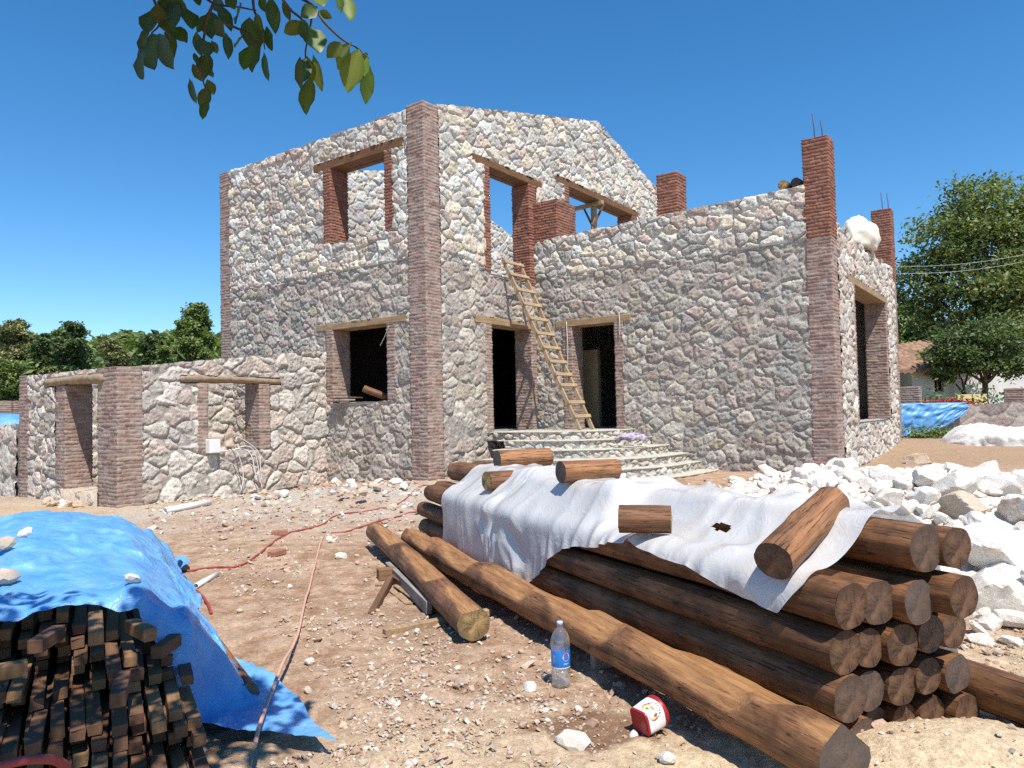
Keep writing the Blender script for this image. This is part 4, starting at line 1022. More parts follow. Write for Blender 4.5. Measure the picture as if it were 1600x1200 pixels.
# a few loose short ones thrown askew on the front
for k, (s, t, z, yw, L) in enumerate([(0.12, -0.60, 0.545, 0.35, 0.22), (0.22, -0.24, 0.50, -0.3, 0.25), (0.25, -0.13, 0.40, 0.5, 0.2), (0.0, -0.80, 0.47, 1.5, 0.28), (-0.12, -0.33, 0.36, 0.1, 0.3), (0.18, -0.42, 0.55, 0.0, 0.4)]):
    d = BA * math.cos(yw) + BP * math.sin(yw)
    block('timber_offcut', stack(s, t, z), d, L, 0.058, 0.058, M_BATTEN2 if k % 2 else M_BATTEN, 'short square offcut lying on the front ends of the battens', 'offcut', 'short offcuts on the battens')
put_log(log_mesh(0.9, 0.062, 0.062, 71), M_LOG2, stack(0.42, 0.27, 0.075), stack(1.3, 0.22, 0.075), 'brown log end peeping out under the right side of the blue tarp', None)

def drape_tarp():
    n, m = 120, 96
    s = np.linspace(0, 1, n); f = np.linspace(0, 1, m)
    Fg, Sf = np.meshgrid(f, s)
    near = np.interp(f, [0, 0.3, 0.5, 0.62, 0.70, 0.76, 0.84, 0.93, 1.0], [0.52, 0.54, 0.56, 0.56, 0.50, 0.40, 0.22, 0.05, -0.2])
    wid = np.interp(Sf, [0, 0.08, 0.3, 1.0], [3.02, 2.96, 2.84, 2.74])
    Sg = near[None, :] + (4.75 - near)[None, :] * Sf
    Tg = -2.4 + wid * Fg
    Zg = 0.95 + 0.25 * np.exp(-((Tg + 0.9) / 0.8) ** 2) + 0.14 * pn(Sg * 1.7 + Tg, Tg * 1.7 - Sg, 9) + 0.08 * pn(Sg * 4.3, Tg * 4.3, 2)
    P = np.stack([Sg, Tg, Zg], -1)
    def top(s_, t_):
        a = 0.61 - 0.10 * sm(2.8, 4.4, s_) + 0.15 * np.exp(-((t_ + 0.80) / 0.50) ** 2) * sm(0.4, 2.2, s_) - 0.10 * sm(1.15, 1.9, -t_) * sm(0.4, 2.0, s_) + 0.03 * pn(s_ * 3, t_ * 6, 2) - 0.14 * sm(-0.25, 0.0, t_)
        sl = 0.44 * (1 - t_ / (0.30 + 0.10 * pn(s_ * 2.3, 4.0))) + 0.05 * pn(s_ * 4, t_ * 4, 7)
        return np.where(t_ < 0.0, a, np.where(s_ > 0.42, np.minimum(sl, 0.46), -1.0))
    def col(P):
        s_ = P[..., 0]; t = P[..., 1]; z = P[..., 2]
        sn = 0.30 + 0.35 * np.clip(z - 0.3, 0, 0.6)
        ht = top(s_, t) + 0.012
        k = (s_ > sn) & (s_ < 4.35) & (z < ht)
        dz = ht - z; ds = s_ - sn; de = 4.35 - s_
        a = k & (dz <= np.minimum(ds, de)); z = np.where(a, ht, z)
        c = k & ~a & (ds < de); s_ = np.where(c, sn, s_); d = k & ~a & ~c; s_ = np.where(d, 4.35, s_)
        g = z < 0.045; z = np.where(g, 0.045, z)
        return np.stack([s_, t, z], -1), k | g
    P = cloth_sim(P, 1.075, col, steps=130, iters=5, bend=0.04, friction=0.8)
    P = refine(smooth_grid(P, 1, 0.1)); P = smooth_grid(P, 1, 0.15)
    a, b = P[..., 0], P[..., 1]                                    # creases of the stiff woven sheet
    rd = 1 - np.abs(pn(a * 2.6 + 0.6 * b, b * 3.4 - 0.5 * a, 3)) * 2.0; rd2 = 1 - np.abs(pn(a * 6.0, b * 7.0 + a * 2, 6)) * 2.0
    rd3 = 1 - np.abs(pn(a * 13 + b * 5, b * 12 - a * 6, 9)) * 2.2; am = sm(-0.6, 0.5, pn(a * 1.1, b * 1.4, 12)); P[..., 2] += (0.036 * np.clip(rd, -0.5, 1) + 0.024 * np.clip(rd2, -0.5, 1)) * am + 0.006 * np.clip(rd3, -0.5, 1)
    return P
PT = drape_tarp(); n, m, _ = PT.shape
WT = Q0 + PT[..., 0:1] * BA + PT[..., 1:2] * BP + PT[..., 2:3] * Z3
solo('blue_tarp', WT, gridF(n, m), M_TARP, 'large wrinkled blue tarp thrown over the stack of battens', 'tarp', base=Q0)
def tarp_z(x, y):
    d = np.hypot(WT[..., 0] - x, WT[..., 1] - y); k = d < 0.06
    return float(WT[..., 2][k].max()) if k.any() else float(WT[..., 2].ravel()[d.argmin()])

# ------------------------------------------------------------------ rocks
def rock_mesh(seed, sub=3, flat=0.75, mat=None, rough=0.07, name='rock'):
    V, F = ico(sub); r = np.random.RandomState(seed); V = V.copy()
    d = np.ones(len(V))
    for k in range(20):                                          # broken faces
        nn = r.normal(size=3); nn /= np.linalg.norm(nn); h = r.uniform(0.52, 0.86); x = V @ nn
        d = np.minimum(d, np.where(x > 1e-3, h / np.maximum(x, 1e-3), 9))
    V = V * d[:, None]
    o = seed * 3.7
    V = V * (1 + rough * fbm(V[:, 0] * 1.4 + o, V[:, 1] * 1.4, V[:, 2] * 1.4, 3) + 0.035 * fbm(V[:, 0] * 5 + o, V[:, 1] * 5, V[:, 2] * 5, 2))[:, None]
    V = V * np.array([r.uniform(0.9, 1.25), r.uniform(0.8, 1.0), flat * r.uniform(0.8, 1.1)])
    me = nmesh(name, V, F, mat, None, True)
    try:
        me.set_sharp_from_angle(angle=R(17))
    except Exception:
        pass
    return me
ROCKS = [rock_mesh(s, 4, mat=M_ROCK) for s in range(12)]
ROCKB = [rock_mesh(40 + s, 4, mat=M_ROCK2) for s in range(5)]
def put_rock(me, p, s, label, group, name='rock', cat='rock', rr=rb):
    o = link(name, me); o.location = [float(c) for c in p]; o.scale = (s, s, s); o.rotation_euler = (rr.uniform(-0.5, 0.5), rr.uniform(-0.5, 0.5), rr.uniform(0, 6.28))
    return tag(o, label, cat, group)
rk = random.Random(77)
placed = []
cand = [(rk.uniform(2.2, 9.6), rk.uniform(4.5, 12.9)) for _ in range(7000)]
cand.sort(key=lambda c: rk.random() * 0.5 + 0)
for x, y in cand:
    h = float(heap(np.float64(x), np.float64(y)))
    ru = 800 + F_PX * x / y
    if h < 0.085 or ru > 1700 or len(placed) > 288: continue
    tt = (np.array([x, y, 0]) - P0) @ PP
    if tt < 0.95 and y < 9.0: continue
    q = (np.array([x, y, 0]) - C0); u_, v_ = q @ U3, q @ V3
    if (u_ > 3.4 and v_ > -7.0 ): continue
    r = rk.choice([0.11, 0.13, 0.15, 0.18, 0.22, 0.26, 0.31])
    if y > 10: r *= 0.85
    if any((x - a) ** 2 + (y - b) ** 2 < (0.62 * (r + c)) ** 2 for a, b, c in placed): continue
    placed.append((x, y, r))
    put_rock(rk.choice(ROCKS), (x, y, float(gz(x, y)) + r * 0.20), r, 'rough white limestone boulder among many alike in the heap right of the logs', 'white boulders in the heap', rr=rk)
def heap_rubble():                                               # the many smaller broken pieces that fill the heap
    g = np.random.RandomState(31); V0, F0 = ico(2); var = []
    for k in range(10):
        r = np.random.RandomState(200 + k); dd = np.ones(len(V0))
        for q in range(12):
            nn = r.normal(size=3); nn /= np.linalg.norm(nn); x_ = V0 @ nn; dd = np.minimum(dd, np.where(x_ > 1e-3, r.uniform(.5, .85) / np.maximum(x_, 1e-3), 9))
        var.append(V0 * dd[:, None] * np.array([1.2, .95, .7]))
    x = g.uniform(1.6, 9.8, 9000); y = g.uniform(4.3, 13.2, 9000); h = heap(x, y); tt = (np.stack([x, y], 1) - P0[:2]) @ PP[:2]
    q = np.stack([x, y], 1) - C0[:2]; u_ = q @ U3[:2]; v_ = q @ V3[:2]
    k = (h + 0.03 * g.normal(size=9000) > 0.05) & ((tt > 0.85) | (y > 9)) & ~((u_ > 3.4) & (v_ > -6.9)); x, y = x[k][:2600], y[k][:2600]; n = len(x)
    r = np.minimum(0.055 * np.exp(g.normal(0, .45, n)), 0.12); A = np.array(var)[g.randint(0, 10, n)]; an = g.uniform(0, 6.28, n); ca, sa = np.cos(an)[:, None], np.sin(an)[:, None]; ti = g.normal(0, .5, n)
    X = A[..., 0] * ca - A[..., 1] * sa; Y = A[..., 0] * sa + A[..., 1] * ca; Zz = A[..., 2] + X * np.sin(ti)[:, None]
    V = np.stack([X, Y, Zz], -1) * r[:, None, None] + np.stack([x, y, gz(x, y) + r * 0.3], -1)[:, None, :]
    F = (F0[None] + (np.arange(n) * len(V0))[:, None, None]).reshape(-1, 3)
    o = link('rubble', nmesh('rubble', V.reshape(-1, 3), F, M_ROCK, None, False)); o['kind'] = 'stuff'
heap_rubble()
for (px, py, z, r, lab, pal) in [(1552, 852, 0.42, 0.33, 'biggest cream boulder of the heap, at the right edge', 0), (1500, 905, 0.12, 0.26, 'white boulder close behind the stack\'s two top logs', 0), (1556, 935, 0.14, 0.26, 'sandy beige boulder low on the near edge of the heap', 1), (1498, 795, 0.55, 0.27, 'white boulder with an ochre stain on top of the heap', 1), (1598, 960, 0.08, 0.13, 'small gray boulder at the foot of the heap by the right edge', 1)]:
    p = at(px, py, z); put_rock((ROCKB if pal else ROCKS)[int(r * 100) % 5], p, r, lab, None, rr=rk)
rl = random.Random(4)
RUB = [rock_mesh(80 + s, 2, 0.7, M_ROCK2, name='rubble_stone') for s in range(4)] + [rock_mesh(90 + s, 2, 0.7, M_ROCK, name='rubble_stone') for s in range(4)]
for k in range(95):                                              # rubble along the wall foot
    px, py = rl.uniform(375, 640), 0; py = 752 + (px - 375) * -0.02 + abs(rl.gauss(0, 22)) - 8
    p = on_ground(px, py); r = rl.choice([0.05, 0.07, 0.09, 0.11, 0.14])
    put_rock(rl.choice(RUB), p + Z3 * r * 0.25, r, 'broken stone in the rubble strewn along the foot of the house wall', 'rubble by the house wall', name='rubble_stone', cat='stone', rr=rl)
for k in range(120):                                             # chips further out on the dusty ground
    p = on_ground(rl.uniform(235, 700), 768 + abs(rl.gauss(0, 26))); r = rl.choice([0.025, 0.03, 0.04, 0.05, 0.065])
    put_rock(rl.choice(RUB), p + Z3 * r * 0.2, r, 'small stone chip among many on the dusty ground before the house', 'stone chips before the house', name='stone_chip', cat='stone', rr=rl)
for k in range(7):
    q = B(-4.62 - rl.uniform(0, .25), rl.uniform(3.7, 5.0), 0.0); q[2] = float(gz(q[0], q[1])) + 0.04
    put_rock(rl.choice(RUB), q, rl.uniform(0.07, 0.16), 'broken stone at the outbuilding doorway below the sill', 'stones at the outbuilding doorway', name='rubble_stone', cat='stone', rr=rl)
put_rock(ROCKB[1], on_ground(495, 752) + Z3 * 0.08, 0.26, 'big cream stone with ochre side against the house wall', None, rr=rl)
put_rock(ROCKS[2], on_ground(528, 754) + Z3 * 0.05, 0.17, 'pale stone right of the big cream stone at the wall foot', None, rr=rl)
put_rock(ROCKS[4], on_ground(65, 832) + Z3 * 0.10, 0.36, 'large pale rock behind the blue tarp', None, rr=rl)
put_rock(ROCKB[3], on_ground(15, 838) + Z3 * 0.10, 0.24, 'brownish rock at the left edge behind the blue tarp', None, rr=rl)
for px, py, z, r, lab in [(8, 882, 0.68, 0.075, 'brown stone lying on the tarp near its left end, the further one'), (10, 920, 0.66, 0.080, 'brown stone lying on the tarp at the left edge, the nearer one'), (209, 931, 0.62, 0.045, 'small pale stone in the middle of the blue tarp'), (36, 861, 0.7, 0.05, 'little pale stone near the back of the tarp')]:
    p = at(px, py, z); p[2] = tarp_z(p[0], p[1]) + r * 0.4; put_rock(RUB[0] if r > 0.06 else RUB[5], p, r, lab, None, name='stone', cat='stone', rr=rl)
named = [(533, 873, 0.085, 'white stone on the bare soil left of the shorter log'), (514, 843, 0.055, 'small white stone where the red hose meets the pink strap'), (890, 1165, 0.085, 'angular pale stone on the sand at the bottom middle'), (1040, 1190, 0.05, 'pale stone at the bottom edge under the white tub'), (990, 1150, 0.028, 'pebble touching the white tub'), (485, 1038, 0.05, 'flat white stone beside the pink strap')]
for px, py, r, lab in named: put_rock(RUB[5], on_ground(px, py) + Z3 * r * 0.3, r, lab, None, name='stone', cat='stone', rr=rl)
# loose stones one could count, then the gravel nobody could
cnt = 0
while cnt < 170:
    px = rl.uniform(250, 1330); py = rl.uniform(790, 1199) 
    p = on_ground(px, py)
    tt = (p - P0) @ PP; tb = (p - Q0) @ BP
    if (-0.75 < tt < 1.1 and 0 < (p - P0) @ PA < 5.4) or (tb < 0.55): continue
    r = min(0.06, 0.014 * math.exp(rl.gauss(0, 0.5)) * (0.7 + p[1] * 0.12))
    put_rock(rl.choice(RUB[:5]), p + Z3 * r * 0.2, r, 'pale loose stone scattered with many alike over the bare soil', 'loose stones on the soil', name='loose_stone', cat='stone', rr=rl); cnt += 1
def gravel():
    g = np.random.RandomState(9); V0, F0 = ico(1); N = 46000
    var = []
    for k in range(16):
        r = np.random.RandomState(k); v = V0 * (1 + 0.28 * r.normal(size=(len(V0), 1))) * np.array([1.2, 0.9, 0.6]); var.append(v)
    px = g.uniform(-60, 1660, N); py = 765 + (1290 - 765) * g.uniform(0, 1, N) ** 0.8
    d = FWD[None] + CR[None] * ((px - 800) / F_PX)[:, None] - CU[None] * ((py - 600) / F_PX)[:, None]
    P = CAM + d * (-1.5 / d[:, 2])[:, None]
    k = (P[:, 1] < 13.5); P = P[k]; n = len(P)
    P[:, 2] = gz(P[:, 0], P[:, 1]) 
    sd_ = 1.9 * np.exp(-((P[:, 0] - 1.7) / 1.3) ** 2 - ((P[:, 1] - 2.9) / 0.66) ** 2); P = P[g.uniform(size=len(P)) > np.clip(sd_ * 1.1, 0, 0.93)]
    tb = (P - Q0) @ BP; sb = (P - Q0) @ BA; P = P[~((tb < 0.62) & (sb > -0.25))]; n = len(P)
    dens = fbm(P[:, 0] * 0.9, P[:, 1] * 0.9, 4.0, 4); keep = g.uniform(size=n) < np.clip(0.5 + 1.0 * dens, 0.10, 1); P = P[keep]; n = len(P)
    r = np.minimum(0.0040 * np.exp(g.normal(0, 0.62, n)) * (0.75 + 0.16 * P[:, 1]), 0.035)
    m_ = 1500; qx = g.uniform(230, 700, m_); qy = 748 + np.abs(g.normal(0, 32, m_)) - 0.02 * (qx - 230)      # debris along the wall foot
    dq = FWD[None] + CR[None] * ((qx - 800) / F_PX)[:, None] - CU[None] * ((qy - 600) / F_PX)[:, None]; Pq = CAM + dq * (-1.38 / dq[:, 2])[:, None]; Pq = Pq[(((Pq - C0) @ V3 < 2.85) | ((Pq - C0) @ U3 < -4.6)) & ((Pq - C0) @ U3 < -0.05)]; Pq[:, 2] = gz(Pq[:, 0], Pq[:, 1])
    P = np.concatenate([P, Pq]); r = np.concatenate([r, np.minimum(0.022 * np.exp(g.normal(0, 0.5, len(Pq))), 0.07)]); n = len(P)
    idx = g.randint(0, 16, n); an = g.uniform(0, 6.28, n); ti = g.normal(0, 0.35, n)
    A = np.array(var)[idx]; ca, sa = np.cos(an)[:, None], np.sin(an)[:, None]
    X = A[..., 0] * ca - A[..., 1] * sa; Y = A[..., 0] * sa + A[..., 1] * ca; Zz = A[..., 2] + X * np.sin(ti)[:, None]
    V = np.stack([X, Y, Zz], -1) * r[:, None, None] + P[:, None, :] + np.array([0, 0, 1.0]) * (r * 0.25)[:, None, None]
    F = (F0[None] + (np.arange(n) * len(V0))[:, None, None]).reshape(-1, 3)
    pal = np.array([[.54, .43, .33], [.48, .34, .245], [.60, .52, .43], [.40, .27, .19], [.52, .36, .26], [.62, .56, .48], [.50, .385, .29]])
    C = pal[g.randint(0, 7, n)] * g.uniform(0.68, 1.06, (n, 1)); C = np.repeat(C, len(V0), axis=0)
    t = NT('gravel'); m = t.done(t.bsdf(t.mix(t.attr(), t.ramp(t.noise(70, 5), [(0.3, 0.75), (0.65, 1.1)]), 1.0, 'MULTIPLY'), 0.92, None, 0.2))
    o = link('gravel', nmesh('gravel', V.reshape(-1, 3), F, m, C, False)); o['kind'] = 'stuff'
gravel()
# ------------------------------------------------------------------ trees
def leaf_cloud(cen, size, rs, up=0.5, asp=1.7, tint=0.28, hue=0.12, clump=None):
    n = len(cen); N = rs.normal(size=(n, 3)); N[:, 2] = np.abs(N[:, 2]) + up; N /= np.linalg.norm(N, axis=1)[:, None]
    T = rs.normal(size=(n, 3)); T -= N * (T * N).sum(1)[:, None]; T /= np.linalg.norm(T, axis=1)[:, None]; Bt = np.cross(N, T)
    s = np.broadcast_to(np.asarray(size, float), (n,)) * rs.uniform(0.7, 1.3, n)
    a = (T * (s * 0.5 * asp)[:, None]); b = Bt * (s * 0.5)[:, None]; dr = N * (s * 0.12)[:, None]
    V = np.stack([cen - a, cen - b * 0.9 + dr, cen + a - dr, cen + b * 0.9 + dr], 1)
    l = (1 + tint * rs.normal(size=n))
    if clump is not None: l = l * clump
    l = np.clip(l, 0.35, 2.0); h = hue * rs.normal(size=n)
    C = np.stack([l * (1 + h), l, l * (1 - 0.4 * h)], -1)
    return V.reshape(-1, 3), np.arange(n * 4).reshape(n, 4), np.repeat(C, 4, 0)
def limb(p, q, r0, r1, rs, n=9, wob=0.06):
    p = np.asarray(p, float); q = np.asarray(q, float); s = np.linspace(0, 1, n); L = np.linalg.norm(q - p)
    P = p + (q - p) * s[:, None]; P[1:-1] += rs.normal(size=(n - 2, 3)) * wob * L * 0.25; P[:, 2] += np.sin(s * np.pi) * L * 0.05
    return tube(P, r0 + (r1 - r0) * s, 8)
def tree(name, label, base, H, blobs, nleaf, lsize, mat, seed, trunk_r=0.2, cat='tree', group=None, fork=0.35, sprig=0.25):
    """blobs: (dx, dy, z, rx, rz) leaf masses round the trunk; leaves lie in their outer shells with gaps between"""
    rs = np.random.RandomState(seed); base = np.asarray(base, float)
    root = thing(name, label, cat, base, group)
    mb = MB(); fk = base + Z3 * H * fork
    V, F = limb(base - Z3 * 0.3, fk, trunk_r * 1.2, trunk_r * 0.85, rs, 8, 0.03); mb.add(V, F)
    for (dx, dy, z, rx, rz) in blobs:
        V, F = limb(fk - Z3 * 0.1, base + np.array([dx, dy, z]), trunk_r * 0.55, trunk_r * 0.10, rs); mb.add(V, F)
        for k in range(2):
            e = base + np.array([dx, dy, z]) + rs.normal(size=3) * np.array([rx, rx, rz]) * 0.45
            V, F = limb(base + np.array([dx, dy, z]) * np.array([.7, .7, .85]), e, trunk_r * 0.2, trunk_r * 0.05, rs, 6); mb.add(V, F)
    V, F = mb.out(); part('trunk', V, F, M_TRUNK, root)
    w = np.array([b[3] * b[3] for b in blobs]); w /= w.sum(); cs = []; cl = []
    for (dx, dy, z, rx, rz), ww in zip(blobs, w):
        n = int(nleaf * ww); subn = max(6, int(14 * rx / max(0.6, lsize * 6)) + 8)
        u = rs.normal(size=(subn, 3)); u /= np.linalg.norm(u, axis=1)[:, None]; rr = rs.uniform(0.45, 1.0, subn) ** 0.6
        sc = u * rr[:, None] * np.array([rx, rx, rz]); br = rs.uniform(0.72, 1.3, subn)
        k = rs.randint(0, subn, n); off = rs.normal(size=(n, 3)) * np.array([rx, rx, rz * 0.75]) * sprig
        cs.append(base + np.array([dx, dy, z]) + sc[k] + off); cl.append(br[k])
    cs = np.concatenate(cs); cl = np.concatenate(cl)
    V, F, C = leaf_cloud(cs, lsize, rs, clump=cl)
    part('crown', V, F, mat, root, C, False)
    return root
def crown(rs, n, cx, rx, z0, z1, r0, r1, taper=0.5):
    out = []
    for k in range(n):
        f = (k + 0.5) / n; z = z0 + (z1 - z0) * f; w = rx * (1 - taper * f ** 1.5) * (0.55 + 0.45 * math.sin(math.pi * min(1, f + 0.25)))
        a = rs.uniform(0, 6.28); d = w * rs.uniform(0.25, 1.0); r = r0 + (r1 - r0) * rs.rand()
        out.append((cx + d * math.cos(a), d * math.sin(a), z, r, r * rs.uniform(0.65, 0.9)))
    return out
def gpos(px, y, drop=0.0):
    x = atd(px, 640, y)[0]; return np.array([x, y, float(gz(x, y)) - drop])
rs0 = np.random.RandomState(3)
# right: the tall walnut, a low fruit tree, trees behind the cottage
b = gpos(1552, 34); tree('walnut_tree', 'tall leafy walnut tree rising behind the fruit tree at the right edge', b, 11, [(-0.2, 0, 10.1, 1.5, 1.2), (1.2, 0.3, 9.6, 1.6, 1.2), (-2.2, -0.2, 8.3, 1.6, 1.2), (-0.4, -0.8, 8.0, 1.9, 1.3), (1.9, -.3, 7.6, 1.9, 1.4), (-3.4, 0.2, 6.3, 1.35, 1.05), (-1.6, -0.9, 6.2, 1.8, 1.2), (0.6, -1.1, 5.9, 1.8, 1.2), (2.6, 0, 5.5, 1.8, 1.3), (-2.7, -.4, 4.7, 1.3, 0.9), (-0.4, -1.0, 4.4, 1.5, 0.9), (1.6, -.8, 4.1, 1.4, 0.9), (3.6, 0.2, 8.2, 1.8, 1.4), (4.4, 0.4, 6.2, 1.8, 1.4), (2.3, 0.3, 10.2, 1.4, 1.1), (3.6, 0.4, 9.6, 1.6, 1.2), (-0.9, 0.1, 9.2, 1.2, 0.9)], 40000, 0.135, M_LEAFW, 5, 0.26)
b = gpos(1541, 27); tree('fruit_tree', 'low round fruit tree with bare trunk before the white cottage', b, 4.2, [(-0.9, 0, 3.0, 0.8, 0.6), (0.2, -0.3, 3.3, 0.9, 0.7), (0.9, 0.1, 2.9, 0.8, 0.6), (-1.5, 0.1, 2.5, 0.65, 0.5), (-0.4, -0.5, 2.5, 0.8, 0.5), (0.7, -0.5, 2.3, 0.7, 0.5), (1.5, 0.1, 2.5, 0.75, 0.55)], 12000, 0.095, M_LEAFD, 6, 0.11, fork=0.4)
b = gpos(1508, 27.5); tree('fruit_tree', 'second thinner leaning tree in front of the cottage', b, 3.6, [(-0.2, 0, 2.5, 0.6, 0.5), (0.5, 0.2, 2.8, 0.7, 0.5), (-0.7, 0.2, 2.1, 0.5, 0.4)], 4500, 0.095, M_LEAFD, 7, 0.09)
for k, (px, y, H, n, lab, mt) in enumerate([(1428, 50, 7.6, 7000, 'pale feathery tree behind the cottage roof, next to the house', M_LEAF), (1470, 46, 5.6, 6000, 'dark bushy tree low behind the cottage roof', M_LEAFD), (1405, 44, 4.6, 5000, 'dark tree half hidden by the wing of the house', M_LEAFD), (1640, 40, 8.5, 5000, 'broad tree at the right edge behind the walnut', M_LEAFD)]):
    b = gpos(px, y); tree('background_tree', lab, b, H, crown(np.random.RandomState(30 + k), 9, 0, H * 0.33, H * 0.3, H * 0.92, H * 0.14, H * 0.2), int(n * 2), 0.18, mt, 50 + k, 0.2, group='trees behind the cottage')
# left: bushes and trees on the slope behind the outbuilding
def left_tree(name, label, px, y, ptop, wpx, n, mat, seed, ls, taper=0.5, nb=9, cat='tree', lowf=0.12):
    b = gpos(px, y); top = atd(px, ptop, y)[2]; H = top - b[2]; W_ = wpx / F_PX * y * 0.5
    tree(name, label, b, H, crown(np.random.RandomState(seed), nb, 0, W_ * 0.72, H * lowf, H * 0.88, W_ * 0.28, W_ * 0.45, taper), int(n * 2.3), ls * 0.64, mat, seed, max(0.08, H * 0.025), cat, 'trees and bushes on the slope', fork=0.3 if lowf > 0.2 else 0.15)
left_tree('walnut_tree', 'round walnut tree on the slope, nearest to the house wall', 302, 50, 470, 92, 8500, M_LEAF, 11, 0.26, 0.3, 12, lowf=0.30)
left_tree('bush', 'big dark pointed bush above the outbuilding doorway', 112, 42, 492, 105, 8500, M_LEAFD, 12, 0.22, 0.7, 12, 'bush')
left_tree('bush', 'dry brownish shrub between the dark bush and the walnut', 178, 40, 522, 75, 5000, M_LEAFY, 13, 0.16, 0.4, 9, 'bush')
left_tree('tree', 'small olive tree left of the round walnut', 232, 56, 512, 52, 3500, M_LEAFD, 14, 0.24, 0.5, 8)
left_tree('tree', 'olive-brown tree at the left edge of the skyline', 28, 58, 492, 85, 6500, M_LEAFY, 15, 0.26, 0.4, 10)
left_tree('tree', 'dark tree on the slope left of the pointed bush', 62, 54, 512, 60, 4500, M_LEAFD, 16, 0.24, 0.4, 9)
left_tree('bush', 'light green bush low at the left edge above the garden wall', 22, 30, 555, 100, 6500, M_LEAF, 17, 0.15, 0.3, 10, 'bush')
left_tree('bush', 'yellowish bush right below the dark pointed bush', 70, 33, 560, 70, 4200, M_LEAFY, 18, 0.15, 0.3, 8, 'bush')
left_tree('bush', 'small green bush at the foot of the walnut', 262, 46, 528, 50, 2600, M_LEAF, 19, 0.2, 0.3, 7, 'bush')
# scrub that covers the slope and the wooded ridge: nobody could count it
def scrub(name, seed, n, fx, fy, size, mat, hgt):
    rs = np.random.RandomState(seed); x = rs.uniform(*fx, n); y = rs.uniform(*fy, n); d = fbm(x * 0.12, y * 0.12, seed, 3)
    k = d > -0.25; x, y, d = x[k], y[k], d[k]
    z = gz(x, y, False) + np.abs(rs.normal(size=len(x))) * hgt * (0.4 + np.clip(d + .4, 0, 1))
    V, F, C = leaf_cloud(np.stack([x, y, z], -1), size, rs, clump=1 + 0.5 * d)
    o = link(name, nmesh(name, V, F, mat, C, False)); o['kind'] = 'stuff'
scrub('undergrowth', 61, 16000, (-46, -9), (25, 60), 0.28, M_LEAF, 0.8)
scrub('undergrowth', 65, 12000, (-75, -14), (58, 100), 0.45, M_LEAFD, 0.7)
scrub('undergrowth', 63, 7000, (12, 40), (30, 60), 0.30, M_LEAFD, 0.9)
def ridge_wood():
    rs = np.random.RandomState(8); cs = []; cl = []
    for k in range(190):
        y = rs.uniform(70, 140); x = rs.uniform(-105, -14) * y / 110; z = float(gz(x, y, False)); H = rs.uniform(1.6, 3.8)
        m = 260; u = rs.normal(size=(m, 3)); u /= np.linalg.norm(u, axis=1)[:, None]
        cs.append(np.array([x, y, z + H * 0.45]) + u * np.array([H * 0.6, H * 0.6, H * 0.5]) * rs.uniform(0.6, 1, (m, 1))); cl.append(np.full(m, rs.uniform(0.7, 1.25)))
    V, F, C = leaf_cloud(np.concatenate(cs), 0.62, rs, clump=np.concatenate(cl))
    o = link('ridge_wood', nmesh('ridge_wood', V, F, M_LEAF, C, False)); o['kind'] = 'stuff'
ridge_wood()

# ------------------------------------------------------------------ the walnut overhead: boughs with big leaflets, one bough hanging into view
def leaflet(c, d, L, Wd, n, curl, rs):
    """one leaflet: middle rib from c along d, blade normal n, folded along the rib and curled"""
    d = np.asarray(d, float) / np.linalg.norm(d); n = n - d * (n @ d); n = n / np.linalg.norm(n); b = np.cross(d, n)
    f = np.array([0, .1, .25, .45, .65, .82, .94, 1.0]); w = np.array([.04, .32, .75, 1.0, .9, .58, .25, .02]) * Wd * 0.5
    rib = c + d * (L * f)[:, None] - n * (curl * L * f ** 2)[:, None]
    wav = 0.05 * Wd * np.sin(f * 14 + rs.uniform(0, 6))
    l = rib + b * w[:, None] + n * (0.28 * w + wav)[:, None]; r = rib - b * w[:, None] + n * (0.28 * w - wav)[:, None]
    V = np.stack([l, rib, r], 1).reshape(-1, 3)
    return V, gridF(8, 3)
